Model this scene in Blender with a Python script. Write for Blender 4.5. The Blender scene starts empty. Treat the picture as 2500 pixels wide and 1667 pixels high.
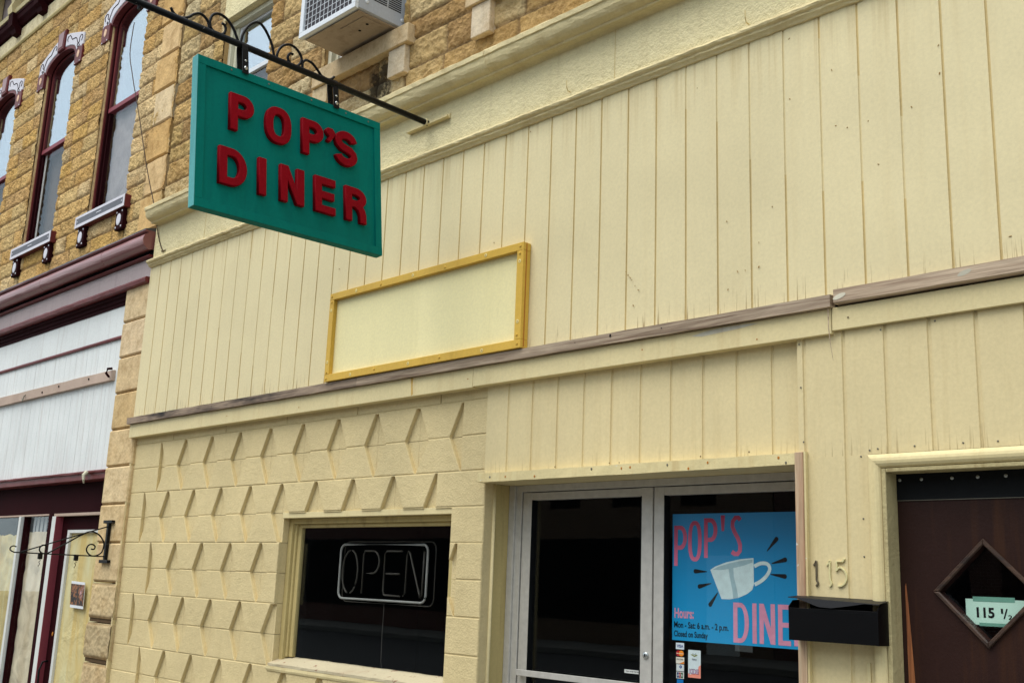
import bpy, math, random
import numpy as np
from mathutils import Vector, Matrix
PI = math.pi
random.seed(5)
SC = bpy.context.scene
COL = SC.collection

# ------------------------------------------------------------------ camera
cam_d = bpy.data.cameras.new('camera'); cam = bpy.data.objects.new('camera', cam_d); COL.objects.link(cam)
Rv = Vector((0.70434274, 0.70882437, 0.03833172)); Uv = Vector((0.12945591, -0.18135575, 0.97485961)); Fv = Vector((-0.69795593, 0.68167302, 0.21949811))
cm = Matrix((Rv, Uv, -Fv)).transposed().to_4x4(); cm.translation = Vector((8.575, -4.0889, 1.5486))
cam.matrix_world = cm
cam_d.sensor_width = 36.0; cam_d.lens = 36.0 * 2629.0 / 2500.0; cam_d.clip_start = 0.05; cam_d.clip_end = 500
SC.camera = cam
# ------------------------------------------------------------------ light
SUN_EL, SUN_AZ = math.radians(64), math.radians(196)      # azimuth clockwise from +Y (north)
w = bpy.data.worlds.new("World"); SC.world = w; w.use_nodes = True
nt = w.node_tree; nt.nodes.clear()
sky = nt.nodes.new('ShaderNodeTexSky'); sky.sky_type = 'NISHITA'; sky.sun_disc = False
sky.sun_elevation = SUN_EL; sky.sun_rotation = SUN_AZ
sky.air_density = 1.0; sky.dust_density = 2.0; sky.ozone_density = 1.0
bg = nt.nodes.new('ShaderNodeBackground'); bg.inputs['Strength'].default_value = 0.10
wo = nt.nodes.new('ShaderNodeOutputWorld')
# thin overcast: the clear sky veiled by a pale, slightly uneven cloud sheet
tc = nt.nodes.new('ShaderNodeTexCoord'); cn = nt.nodes.new('ShaderNodeTexNoise'); cn.inputs['Scale'].default_value = 2.2; cn.inputs['Detail'].default_value = 4
nt.links.new(tc.outputs['Generated'], cn.inputs['Vector'])
cr = nt.nodes.new('ShaderNodeValToRGB'); cr.color_ramp.elements[0].color = (6.4, 7.3, 7.7, 1); cr.color_ramp.elements[1].color = (9.4, 10.2, 10.3, 1)
nt.links.new(cn.outputs[0], cr.inputs[0])
mxw = nt.nodes.new('ShaderNodeMix'); mxw.data_type = 'RGBA'; mxw.inputs[0].default_value = 0.72
nt.links.new(sky.outputs[0], mxw.inputs[6]); nt.links.new(cr.outputs[0], mxw.inputs[7])
nt.links.new(mxw.outputs[2], bg.inputs[0]); nt.links.new(bg.outputs[0], wo.inputs[0])
sd = bpy.data.lights.new('sun', 'SUN'); sd.energy = 1.9; sd.angle = math.radians(48); sd.color = (1.0, 0.97, 0.92)
sun = bpy.data.objects.new('sun', sd); COL.objects.link(sun)
dirv = Vector((math.sin(SUN_AZ) * math.cos(SUN_EL), math.cos(SUN_AZ) * math.cos(SUN_EL), math.sin(SUN_EL)))
sun.rotation_euler = dirv.to_track_quat('Z', 'Y').to_euler()
sun.location = dirv * 30
SC.view_settings.view_transform = 'Standard'; SC.view_settings.look = 'None'
SC.view_settings.gamma = 1.0; SC.view_settings.exposure = 0.70
SC.render.film_transparent = False
try:
    SC.cycles.max_bounces = 8; SC.cycles.transparent_max_bounces = 12
except Exception: pass

# ------------------------------------------------------------------ materials
def lin(r, g, b):
    f = lambda c: (c / 255 / 12.92) if c <= 10 else ((c / 255 + 0.055) / 1.055) ** 2.4
    return (f(r), f(g), f(b), 1.0)
def new_mat(name):
    m = bpy.data.materials.new(name); m.use_nodes = True
    n = m.node_tree; b = n.nodes['Principled BSDF']
    return m, n, b
def ramp(n, stops):
    r = n.nodes.new('ShaderNodeValToRGB'); e = r.color_ramp.elements
    while len(e) < len(stops): e.new(0.5)
    for i, (p, c) in enumerate(stops):
        e[i].position = p; e[i].color = c if len(c) == 4 else (*c, 1)
    return r
def noise(n, vec, scale, detail=4, rough=0.6, dist=0.0):
    t = n.nodes.new('ShaderNodeTexNoise'); t.inputs['Scale'].default_value = scale
    t.inputs['Detail'].default_value = detail; t.inputs['Roughness'].default_value = rough
    t.inputs['Distortion'].default_value = dist
    n.links.new(vec, t.inputs['Vector']); return t
def pos(n, scale=(1, 1, 1)):
    g = n.nodes.new('ShaderNodeNewGeometry'); mp = n.nodes.new('ShaderNodeMapping')
    mp.inputs['Scale'].default_value = scale
    n.links.new(g.outputs['Position'], mp.inputs['Vector']); return mp.outputs[0]
def mixc(n, fac, a, b, mode='MIX'):
    m = n.nodes.new('ShaderNodeMix'); m.data_type = 'RGBA'; m.blend_type = mode
    for sock, v in ((m.inputs[0], fac), (m.inputs[6], a), (m.inputs[7], b)):
        if isinstance(v, (int, float)): sock.default_value = v
        elif isinstance(v, tuple): sock.default_value = v
        else: n.links.new(v, sock)
    return m.outputs[2]
def math_n(n, op, a, b=None):
    m = n.nodes.new('ShaderNodeMath'); m.operation = op
    for i, v in enumerate((a, b)):
        if v is None: continue
        if isinstance(v, (int, float)): m.inputs[i].default_value = v
        else: n.links.new(v, m.inputs[i])
    return m.outputs[0]
def bump(n, b, h, strength, dist=0.005):
    bp = n.nodes.new('ShaderNodeBump'); bp.inputs['Strength'].default_value = strength
    bp.inputs['Distance'].default_value = dist
    n.links.new(h, bp.inputs['Height']); n.links.new(bp.outputs[0], b.inputs['Normal'])
def zmask(n, z0, z1):
    """1 at z0 falling to 0 at z1"""
    g = n.nodes.new('ShaderNodeNewGeometry'); s = n.nodes.new('ShaderNodeSeparateXYZ')
    n.links.new(g.outputs['Position'], s.inputs[0])
    mr = n.nodes.new('ShaderNodeMapRange'); mr.inputs['From Min'].default_value = z0; mr.inputs['From Max'].default_value = z1
    mr.inputs['To Min'].default_value = 1; mr.inputs['To Max'].default_value = 0
    n.links.new(s.outputs[2], mr.inputs['Value']); return mr.outputs[0]
def paint(name, rgb, rough=0.55, var=0.10, dirt=None, dirt_amt=0.0, bs=0.25, bscale=220, bdist=0.002, streaks=0.0, spec=0.18, metal=0.0,
          chips=None, chip_amt=0.0, zst=None, xst=1.0, ztop=None):
    """painted surface: base colour, broad mottling, vertical stains, fine grain, optional chips"""
    m, n, b = new_mat(name)
    base = lin(*rgb)
    p = pos(n)
    big = noise(n, p, 1.3, 5, 0.6)
    dark = tuple(c * (1 - var * 1.6) for c in base[:3]) + (1,); light = tuple(min(1, c * (1 + var)) for c in base[:3]) + (1,)
    r = ramp(n, [(0.3, dark), (0.7, light)]); n.links.new(big.outputs[0], r.inputs[0])
    col = r.outputs[0]
    fine = noise(n, p, 60, 3, 0.7)
    fr = ramp(n, [(0.25, (0.93, 0.93, 0.93, 1)), (0.75, (1.06, 1.06, 1.06, 1))]); n.links.new(fine.outputs[0], fr.inputs[0])
    col = mixc(n, 1.0, col, fr.outputs[0], 'MULTIPLY')
    if dirt is not None and dirt_amt > 0:
        st = noise(n, pos(n, (14 * xst, 14 * xst, 0.9)), 1.0, 5, 0.65)
        sr = ramp(n, [(0.52, (0, 0, 0, 1)), (0.72, (1, 1, 1, 1))]); n.links.new(st.outputs[0], sr.inputs[0])
        col = mixc(n, math_n(n, 'MULTIPLY', sr.outputs[0], dirt_amt), col, lin(*dirt))
    if zst is not None:     # cracked and stained lower edge of boards
        st = noise(n, pos(n, (90, 90, 3.0)), 1.0, 3, 0.6)
        sr = ramp(n, [(0.60, (0, 0, 0, 1)), (0.66, (1, 1, 1, 1))]); n.links.new(st.outputs[0], sr.inputs[0])
        f = math_n(n, 'MULTIPLY', sr.outputs[0], zmask(n, zst[0], zst[1]))
        col = mixc(n, math_n(n, 'MULTIPLY', f, zst[2]), col, lin(120, 88, 45))
    if ztop is not None:
        st = noise(n, pos(n, (26, 26, 1.1)), 1.0, 4, 0.6)
        sr = ramp(n, [(0.50, (0, 0, 0, 1)), (0.70, (1, 1, 1, 1))]); n.links.new(st.outputs[0], sr.inputs[0])
        f = math_n(n, 'MULTIPLY', sr.outputs[0], zmask(n, ztop[0], ztop[1]))
        col = mixc(n, math_n(n, 'MULTIPLY', f, ztop[2]), col, lin(176, 146, 88))
    if chips is not None:
        ch = noise(n, p, chip_amt[0], 6, 0.7)
        cr = ramp(n, [(chip_amt[1], (0, 0, 0, 1)), (chip_amt[1] + 0.015, (1, 1, 1, 1))]); n.links.new(ch.outputs[0], cr.inputs[0])
        col = mixc(n, cr.outputs[0], col, lin(*chips))
    n.links.new(col, b.inputs['Base Color'])
    b.inputs['Roughness'].default_value = rough; b.inputs['Specular IOR Level'].default_value = spec
    b.inputs['Metallic'].default_value = metal
    if bs > 0:
        bn = noise(n, p, bscale, 4, 0.7); bn2 = noise(n, p, bscale * 0.13, 3, 0.6)
        bump(n, b, math_n(n, 'ADD', bn.outputs[0], math_n(n, 'MULTIPLY', bn2.outputs[0], 1.3)), bs, bdist)
    return m
def wood(name, ca, cb, along='x', rough=0.75, sc=1.0, dark=None, whiten=0.0):
    m, n, b = new_mat(name)
    s = {'x': (1.2, 22, 34), 'z': (34, 22, 1.2)}[along]
    p = pos(n, tuple(v * sc for v in s))
    a = noise(n, p, 1.0, 5, 0.6, 1.6)
    r = ramp(n, [(0.35, lin(*ca)), (0.5, tuple((x + y) / 2 for x, y in zip(lin(*ca), lin(*cb)))), (0.66, lin(*cb))]); n.links.new(a.outputs[0], r.inputs[0])
    f = noise(n, pos(n, tuple(v * sc * 5 for v in s)), 1.0, 3, 0.7)
    fr = ramp(n, [(0.3, (0.75, 0.75, 0.75, 1)), (0.7, (1.12, 1.12, 1.12, 1))]); n.links.new(f.outputs[0], fr.inputs[0])
    col = mixc(n, 1.0, r.outputs[0], fr.outputs[0], 'MULTIPLY')
    if dark:
        d = noise(n, pos(n, (1.1, 3, 6)), 1.0, 4, 0.6); dr = ramp(n, [(dark[1], (0, 0, 0, 1)), (dark[1] + 0.12, (1, 1, 1, 1))]); n.links.new(d.outputs[0], dr.inputs[0])
        col = mixc(n, dr.outputs[0], col, lin(*dark[0]))
    if whiten:
        d = noise(n, pos(n, (9, 9, 9)), 1.0, 5, 0.7); dr = ramp(n, [(whiten, (0, 0, 0, 1)), (whiten + 0.04, (1, 1, 1, 1))]); n.links.new(d.outputs[0], dr.inputs[0])
        col = mixc(n, dr.outputs[0], col, lin(205, 205, 195))
    n.links.new(col, b.inputs['Base Color']); b.inputs['Roughness'].default_value = rough
    bump(n, b, f.outputs[0], 0.5, 0.002)
    return m
def stone_mat(name, tint=(1, 1, 1), bstr=0.9, bsc=55, soot=0.0, orange=0.4):
    m, n, b = new_mat(name)
    at = n.nodes.new('ShaderNodeAttribute'); at.attribute_name = 'Col'
    p = pos(n)
    a = noise(n, p, 9, 6, 0.65)
    r = ramp(n, [(0.3, (0.72, 0.66, 0.58, 1)), (0.5, (1, 1, 1, 1)), (0.72, (1.22, 1.22, 1.2, 1))]); n.links.new(a.outputs[0], r.inputs[0])
    col = mixc(n, 1.0, at.outputs['Color'], r.outputs[0], 'MULTIPLY')
    s = noise(n, p, 75, 4, 0.75)
    sr = ramp(n, [(0.28, (0.62, 0.56, 0.48, 1)), (0.42, (1, 1, 1, 1)), (0.75, (1.1, 1.1, 1.1, 1))]); n.links.new(s.outputs[0], sr.inputs[0])
    col = mixc(n, 1.0, col, sr.outputs[0], 'MULTIPLY')
    o = noise(n, p, 2.6, 4, 0.6)
    orr = ramp(n, [(0.50, (0, 0, 0, 1)), (0.72, (1, 1, 1, 1))]); n.links.new(o.outputs[0], orr.inputs[0])
    col = mixc(n, math_n(n, 'MULTIPLY', orr.outputs[0], orange), col, lin(196, 146, 72))
    if soot:
        o2 = noise(n, pos(n, (1.6, 1.6, 0.8)), 1.7, 6, 0.7)
        o3 = ramp(n, [(0.60, (0, 0, 0, 1)), (0.74, (1, 1, 1, 1))]); n.links.new(o2.outputs[0], o3.inputs[0])
        col = mixc(n, math_n(n, 'MULTIPLY', o3.outputs[0], soot), col, lin(58, 46, 32))
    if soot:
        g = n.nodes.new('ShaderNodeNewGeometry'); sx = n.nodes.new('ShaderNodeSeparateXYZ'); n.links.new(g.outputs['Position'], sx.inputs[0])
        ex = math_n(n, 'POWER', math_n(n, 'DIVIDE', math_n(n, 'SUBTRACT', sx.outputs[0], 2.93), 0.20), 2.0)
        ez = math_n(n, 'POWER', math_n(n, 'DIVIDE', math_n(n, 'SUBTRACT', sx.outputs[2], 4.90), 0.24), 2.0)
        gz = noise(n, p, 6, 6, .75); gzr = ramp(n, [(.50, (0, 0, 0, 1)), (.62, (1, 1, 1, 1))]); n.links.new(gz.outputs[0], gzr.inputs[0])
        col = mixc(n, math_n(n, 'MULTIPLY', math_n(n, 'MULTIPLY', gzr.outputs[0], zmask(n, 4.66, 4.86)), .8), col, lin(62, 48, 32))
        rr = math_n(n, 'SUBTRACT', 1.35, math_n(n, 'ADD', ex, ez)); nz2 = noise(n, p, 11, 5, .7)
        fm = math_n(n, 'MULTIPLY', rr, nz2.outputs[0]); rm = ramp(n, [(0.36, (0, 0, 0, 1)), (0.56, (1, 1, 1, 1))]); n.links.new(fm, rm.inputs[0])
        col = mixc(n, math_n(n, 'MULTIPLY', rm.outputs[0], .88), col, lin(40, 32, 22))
    col = mixc(n, 1.0, col, (*tint, 1), 'MULTIPLY')
    n.links.new(col, b.inputs['Base Color']); b.inputs['Roughness'].default_value = 0.92; b.inputs['Specular IOR Level'].default_value = 0.2
    v = n.nodes.new('ShaderNodeTexVoronoi'); v.inputs['Scale'].default_value = bsc * 0.8; n.links.new(p, v.inputs['Vector'])
    h = math_n(n, 'ADD', s.outputs[0], math_n(n, 'MULTIPLY', v.outputs[0], 0.9))
    bump(n, b, h, bstr, 0.012)
    return m
def glass(name, fac_min=0.04, fac_max=1.0, tint=(1, 1, 1), const=None, rough=0.0, gcol=(0.78, 0.86, 0.92), wav=0.08):
    m, n, b = new_mat(name); n.nodes.remove(b)
    out = n.nodes['Material Output']
    tr = n.nodes.new('ShaderNodeBsdfTransparent'); tr.inputs[0].default_value = (*tint, 1)
    gl = n.nodes.new('ShaderNodeBsdfGlossy'); gl.inputs['Roughness'].default_value = rough; gl.inputs[0].default_value = (*gcol, 1)
    mx = n.nodes.new('ShaderNodeMixShader')
    if const is None:
        g = n.nodes.new('ShaderNodeNewGeometry'); d = n.nodes.new('ShaderNodeVectorMath'); d.operation = 'DOT_PRODUCT'
        n.links.new(g.outputs['Normal'], d.inputs[0]); n.links.new(g.outputs['Incoming'], d.inputs[1])
        c = math_n(n, 'SUBTRACT', 1.0, math_n(n, 'ABSOLUTE', d.outputs['Value']))
        f = math_n(n, 'ADD', 0.035, math_n(n, 'MULTIPLY', 0.9, math_n(n, 'POWER', c, 5.0)))
        n.links.new(f, mx.inputs[0])
    else: mx.inputs[0].default_value = const
    n.links.new(tr.outputs[0], mx.inputs[1]); n.links.new(gl.outputs[0], mx.inputs[2]); n.links.new(mx.outputs[0], out.inputs[0])
    # slight waviness of old glass
    bn = noise(n, pos(n), 1.6, 2, 0.5); bp = n.nodes.new('ShaderNodeBump'); bp.inputs['Strength'].default_value = wav; bp.inputs['Distance'].default_value = 0.02
    n.links.new(bn.outputs[0], bp.inputs['Height']); n.links.new(bp.outputs[0], gl.inputs['Normal'])
    return m
def flat(name, rgb, rough=0.6, metal=0.0, spec=0.25, bs=0.0):
    m, n, b = new_mat(name); p = pos(n); f = noise(n, p, 25, 4, 0.6); base = lin(*rgb)
    r = ramp(n, [(0.3, tuple(c * 0.9 for c in base[:3])), (0.7, tuple(min(1, c * 1.08) for c in base[:3]))]); n.links.new(f.outputs[0], r.inputs[0])
    n.links.new(r.outputs[0], b.inputs['Base Color']); b.inputs['Roughness'].default_value = rough
    b.inputs['Metallic'].default_value = metal; b.inputs['Specular IOR Level'].default_value = spec
    if bs: bump(n, b, f.outputs[0], bs, 0.004)
    return m

CREAM = (223, 209, 166)
M = {}
M['siding'] = paint('cream_siding_paint', CREAM, 0.6, 0.05, (182, 152, 92), 0.10, 0.22, 260, 0.0016, zst=(2.80, 2.93, 0.75), ztop=(4.13, 3.75, 0.45))
M['siding_low'] = paint('cream_lower_siding_paint', (219, 202, 156), 0.6, 0.06, (172, 142, 84), 0.16, 0.25, 260, 0.0016, zst=(2.13, 2.22, 0.4))
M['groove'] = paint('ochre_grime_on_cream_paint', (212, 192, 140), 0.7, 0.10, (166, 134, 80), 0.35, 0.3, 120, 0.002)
M['siding_dn'] = paint('cream_pier_siding_paint', (218, 201, 155), 0.6, 0.06, (172, 142, 84), 0.14, 0.25, 260, 0.0016)
M['trim'] = paint('cream_trim_paint', (220, 204, 156), 0.55, 0.05, (176, 140, 76), 0.2, 0.25, 200, 0.0016)
M['chipped'] = paint('chipped_cream_paint', (220, 204, 154), 0.6, 0.07, (170, 130, 66), 0.3, 0.4, 160, 0.003, chips=(214, 214, 206), chip_amt=(16, 0.67))
M['block'] = paint('cream_block_paint', (216, 197, 149), 0.72, 0.07, (168, 146, 96), 0.10, 0.75, 95, 0.006)
M['stucco'] = paint('cream_stucco_paint', (228, 215, 170), 0.75, 0.06, (168, 144, 92), 0.18, 1.0, 42, 0.012)
M['cornice'] = paint('cream_cornice_paint', (222, 205, 157), 0.6, 0.08, (160, 126, 66), 0.35, 0.7, 60, 0.006, xst=0.35)
M['batten'] = wood('weathered_grey_brown_wood', (122, 100, 80), (188, 168, 144), 'x', 0.8, 1.0, ((56, 46, 40), 0.60), 0.74)
M['batten0'] = wood('dark_stained_grey_wood', (98, 80, 66), (172, 150, 128), 'x', 0.8, 1.0, ((40, 32, 28), 0.50), 0.75)
M['batten2'] = wood('weathered_tan_wood', (150, 126, 104), (202, 180, 154), 'x', 0.8, 1.0, None, 0.72)
M['rawjamb'] = wood('bare_jamb_wood', (170, 132, 102), (208, 186, 154), 'z', 0.7, 1.0, None, 0.60)
M['chipp2'] = paint('pale_putty_patch', (204, 198, 178), 0.8, 0.15, (160, 140, 120), 0.4, 0.3, 60, 0.002)
M['oldjamb'] = paint('peeling_jamb_paint', (186, 172, 128), 0.75, 0.12, (120, 92, 52), 0.5, 0.9, 45, 0.006, chips=(112, 90, 66), chip_amt=(34, 0.70))
M['yellow'] = paint('mustard_yellow_paint', (214, 174, 76), 0.5, 0.07, (160, 116, 40), 0.25, 0.3, 120, 0.002, xst=0.5)
M['board'] = paint('pale_yellow_panel_paint', (238, 227, 174), 0.5, 0.03, (196, 182, 118), 0.12, 0.18, 160, 0.0015)
M['teal'] = paint('teal_sign_paint', (0, 110, 100), 0.6, 0.09, (0, 84, 80), 0.35, 0.25, 120, 0.001, spec=0.07)
M['tealedge'] = paint('pale_teal_edge_paint', (96, 176, 176), 0.5, 0.06, (60, 130, 130), 0.3, 0.3, 60, 0.002)  # street end of the hanging sign, coloured paler than its face
M['red'] = paint('deep_red_letter_paint', (132, 3, 20), 0.6, 0.08, (96, 6, 16), 0.3, 0.4, 200, 0.001, spec=0.07)
M['iron'] = paint('black_iron_paint', (12, 12, 14), 0.45, 0.1, None, 0, 0.5, 120, 0.002, chips=(120, 116, 112), chip_amt=(38, 0.665))
M['black'] = flat('black_enamel', (6, 6, 8), 0.45, 0, 0.16, 0.1)
M['lid'] = flat('dark_grey_enamel', (18, 18, 22), 0.45, 0, 0.2)
M['screw'] = flat('dull_screw_metal', (120, 116, 104), 0.4, 0.6)
M['steel'] = flat('bright_steel', (190, 195, 195), 0.3, 0.9)
M['rust'] = flat('rust_stain', (176, 112, 44), 0.9)
M['worn'] = paint('dark_worn_brass', (70, 58, 52), .5, .2, (210, 200, 150), .3, .3, 200, .001)
M['putty'] = flat('pale_putty', (222, 206, 140), 0.8)
M['maroon'] = paint('maroon_paint', (108, 46, 46), 0.42, 0.12, (60, 24, 26), 0.3, 0.2, 120, 0.002)
M['maroon_d'] = paint('dark_maroon_paint', (44, 13, 17), 0.75, 0.12, (24, 10, 12), 0.3, 0.2, 120, 0.002, spec=0.04)
M['crimson'] = paint('crimson_paint', (136, 62, 72), 0.45, 0.06, None, 0, 0.15, 120, 0.002)
M['roll'] = paint('glossy_maroon_sheet_metal', (138, 82, 80), 0.28, 0.10, (92, 52, 52), 0.3, 0.25, 60, 0.003, spec=0.8, xst=0.2)
M['mauve'] = paint('mauve_grey_stucco_paint', (172, 158, 158), 0.8, 0.05, (134, 118, 118), 0.25, 0.6, 70, 0.005)
M['flashing'] = flat('grey_metal_flashing', (96, 98, 104), 0.4, 0.5)
M['white'] = paint('white_board_paint', (224, 227, 225), 0.6, 0.05, (168, 152, 142), 0.32, 0.2, 120, 0.002)
M['whitetrim'] = paint('white_trim_paint', (214, 216, 212), 0.5, 0.05, (170, 150, 140), 0.2, 0.2, 120, 0.002)
M['hood'] = paint('white_hood_paint', (216, 214, 222), 0.55, 0.05, (180, 160, 160), 0.2, 0.4, 60, 0.003)
M['slate'] = flat('grey_slate_inlay', (104, 106, 114), 0.7, 0, 0.3, 0.3)
M['pink'] = flat('salmon_disc_paint', (228, 190, 160), 0.7)
M['palepink'] = paint('faded_pinkish_wood', (188, 166, 150), 0.75, 0.08, (140, 112, 96), 0.3, 0.3, 60, 0.002, xst=0.2)
M['winframe'] = paint('cream_window_frame_paint', (206, 202, 178), 0.5, 0.05, (150, 134, 96), 0.3, 0.3, 100, 0.002)
M['dirtyframe'] = paint('dirty_cream_frame_paint', (190, 172, 118), 0.6, 0.1, (110, 86, 46), 0.5, 0.3, 100, 0.002)
M['sillpaint'] = paint('flaking_white_sill_paint', (188, 176, 146), 0.7, 0.06, (150, 110, 84), 0.5, 0.5, 60, 0.003, chips=(140, 104, 84), chip_amt=(20, 0.62), xst=0.15)
M['alu'] = flat('brushed_aluminium', (196, 193, 186), 0.45, 0.25, 0.5, 0.05)
M['plast'] = paint('white_plastic', (222, 226, 230), 0.4, 0.03, (180, 176, 168), 0.1, 0.05, 60)
M['acgrey'] = paint('grey_enamel_case', (178, 182, 188), 0.45, 0.04, (150, 146, 140), 0.2, 0.1, 60)
M['acbot'] = paint('dirty_beige_pan', (176, 158, 138), 0.7, 0.12, (120, 100, 80), 0.5, 0.3, 40, 0.003)
M['fins'] = flat('dark_fins', (70, 66, 70), 0.6, 0.3)
M['dark'] = flat('dark_void', (12, 12, 12), 0.9)
M['room'] = flat('dim_room_wall', (30, 29, 27), 0.95)
M['glassd'] = glass('storefront_glass', gcol=(0.62, 0.68, 0.72), wav=0.03)
M['glassu'] = glass('upper_window_glass', const=0.5)
M['glassu2'] = glass('lower_sash_glass', const=0.08)
M['curtain'] = flat('grey_net_curtain', (150, 144, 142), 0.9)
M['curtaind'] = flat('taupe_curtain', (84, 72, 62), 0.9)
M['curtainw'] = flat('white_vertical_blind', (196, 196, 192), 0.8)
M['brown'] = paint('dark_brown_door', (44, 26, 22), 0.45, 0.15, (84, 52, 26), 0.25, 0.35, 90, 0.002, xst=1.0)
M['brownf'] = wood('worn_brown_moulding', (34, 22, 18), (74, 52, 38), 'x', 0.5, 0.5)
M['orangewood'] = wood('bare_orange_wood', (120, 66, 34), (172, 108, 62), 'z', 0.7)
M['rubber'] = flat('black_rubber', (16, 18, 20), 0.7, 0, 0.15)
M['tube'] = flat('unlit_white_tube', (150, 152, 148), 0.35)
M['tubed'] = flat('unlit_dull_tube', (66, 64, 58), 0.4)
M['cord'] = flat('grey_cord', (60, 58, 54), 0.6)
M['mortar'] = flat('brown_mortar', (150, 118, 74), 0.95, 0, 0.1, 0.5)
M['mortard'] = flat('dark_joint', (96, 78, 58), 0.95, 0, 0.1, 0.5)
M['stoneL'] = stone_mat('rough_yellow_limestone', (.99, 1.01, 1.16), 1.0, 55)
M['stoneM'] = stone_mat('rough_tan_limestone', (.90, .94, 1.04), 1.1, 38, soot=0.8, orange=.3)
M['smooth'] = stone_mat('smooth_dressed_limestone', (1.0, 1.05, 1.18), 0.3, 40, orange=0.22)
M['asphalt'] = flat('asphalt', (62, 62, 62), 0.9, 0, 0.3, 0.5)
M['concrete'] = flat('sidewalk_concrete', (120, 117, 110), 0.9, 0, 0.3, 0.4)
M['brick'] = None

# ------------------------------------------------------------------ mesh helpers
def smooth_pts(p, n=4):
    out = []
    for k in range(len(p) - 1):
        p0 = p[max(0, k - 1)]; p1 = p[k]; p2 = p[k + 1]; p3 = p[min(len(p) - 1, k + 2)]
        for j in range(n):
            t = j / n
            out.append(tuple(.5 * ((2 * p1[d]) + (-p0[d] + p2[d]) * t + (2 * p0[d] - 5 * p1[d] + 4 * p2[d] - p3[d]) * t * t + (-p0[d] + 3 * p1[d] - 3 * p2[d] + p3[d]) * t ** 3) for d in range(len(p1))))
    return out + [p[-1]]
class MB:
    def __init__(s): s.v = []; s.f = []
    def quad(s, a, b, c, d):
        i = len(s.v); s.v += [tuple(a), tuple(b), tuple(c), tuple(d)]; s.f.append((i, i + 1, i + 2, i + 3)); return s
    def box(s, x0, x1, y0, y1, z0, z1):
        i = len(s.v)
        s.v += [(x0, y0, z0), (x1, y0, z0), (x1, y1, z0), (x0, y1, z0), (x0, y0, z1), (x1, y0, z1), (x1, y1, z1), (x0, y1, z1)]
        s.f += [(i, i + 3, i + 2, i + 1), (i + 4, i + 5, i + 6, i + 7), (i, i + 1, i + 5, i + 4), (i + 1, i + 2, i + 6, i + 5), (i + 2, i + 3, i + 7, i + 6), (i + 3, i, i + 4, i + 7)]
        return s
    def prism(s, poly, y0, y1, ch=0.0):
        """poly: (x,z) points, extruded from y1 (back) to y0 (front); ch = chamfer on the front edge"""
        n = len(poly); i = len(s.v)
        area = sum(poly[k][0] * poly[(k + 1) % n][1] - poly[(k + 1) % n][0] * poly[k][1] for k in range(n))
        if area < 0: poly = poly[::-1]
        if ch > 0:
            ins = []
            for k in range(n):
                p0 = Vector(poly[k - 1]); p1 = Vector(poly[k]); p2 = Vector(poly[(k + 1) % n])
                d1 = (p1 - p0).normalized(); d2 = (p2 - p1).normalized()
                n1 = Vector((-d1.y, d1.x)); n2 = Vector((-d2.y, d2.x))
                bis = n1 + n2; L = bis.length
                bis = bis / L if L > 1e-6 else n1
                sc = min(2.0, 1 / max(0.35, bis.dot(n1)))
                ins.append(tuple(p1 + bis * ch * sc))
            rings = [(poly, y1), (poly, y0 + ch), (ins, y0)]
        else: rings = [(poly, y1), (poly, y0)]
        for pl, y in rings: s.v += [(p[0], y, p[1]) for p in pl]
        for r in range(len(rings) - 1):
            a = i + r * n; b = a + n
            for k in range(n): s.f.append((a + k, a + (k + 1) % n, b + (k + 1) % n, b + k))
        s.f.append(tuple(i + (len(rings) - 1) * n + k for k in range(n)))
        s.f.append(tuple(i + k for k in reversed(range(n))))
        return s
    def extx(s, prof, x0, x1, step=None, jit=0.0, seed=0):
        """profile of (y,z) points swept along x, closed at the ends"""
        rnd = random.Random(seed)
        nx = max(1, int(abs(x1 - x0) / step)) if step else 1
        n = len(prof); i = len(s.v)
        for k in range(nx + 1):
            x = x0 + (x1 - x0) * k / nx
            for (y, z) in prof: s.v.append((x, y + rnd.uniform(-jit, jit), z + rnd.uniform(-jit, jit)))
        for k in range(nx):
            for j in range(n):
                a = i + k * n + j; b = i + k * n + (j + 1) % n
                s.f.append((a, b, b + n, a + n))
        s.f.append(tuple(i + j for j in reversed(range(n)))); s.f.append(tuple(i + nx * n + j for j in range(n)))
        return s
    def extz(s, prof, z0, z1, close_back=None):
        n = len(prof); i = len(s.v)
        s.v += [(x, y, z0) for x, y in prof] + [(x, y, z1) for x, y in prof]
        for j in range(n):
            a = i + j; b = i + (j + 1) % n; s.f.append((a, b, b + n, a + n))
        s.f.append(tuple(i + j for j in range(n))); s.f.append(tuple(i + n + j for j in reversed(range(n))))
        return s
    def tube(s, pts, r, seg=8, r1=None):
        pts = [Vector(p) for p in pts]; i = len(s.v); n = len(pts)
        up = Vector((0.31, 0.17, 0.93)).normalized()
        for k, p in enumerate(pts):
            t = (pts[min(k + 1, n - 1)] - pts[max(k - 1, 0)]).normalized()
            if abs(t.dot(up)) > 0.97: up = Vector((1, 0, 0))
            a = t.cross(up).normalized(); b = t.cross(a).normalized()
            rr = r if r1 is None else r + (r1 - r) * k / max(1, n - 1)
            for q in range(seg):
                an = 2 * PI * q / seg; s.v.append(tuple(p + a * math.cos(an) * rr + b * math.sin(an) * rr))
        for k in range(n - 1):
            for q in range(seg):
                a0 = i + k * seg + q; a1 = i + k * seg + (q + 1) % seg
                s.f.append((a0, a1, a1 + seg, a0 + seg))
        s.f.append(tuple(i + q for q in reversed(range(seg)))); s.f.append(tuple(i + (n - 1) * seg + q for q in range(seg)))
        return s
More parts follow.
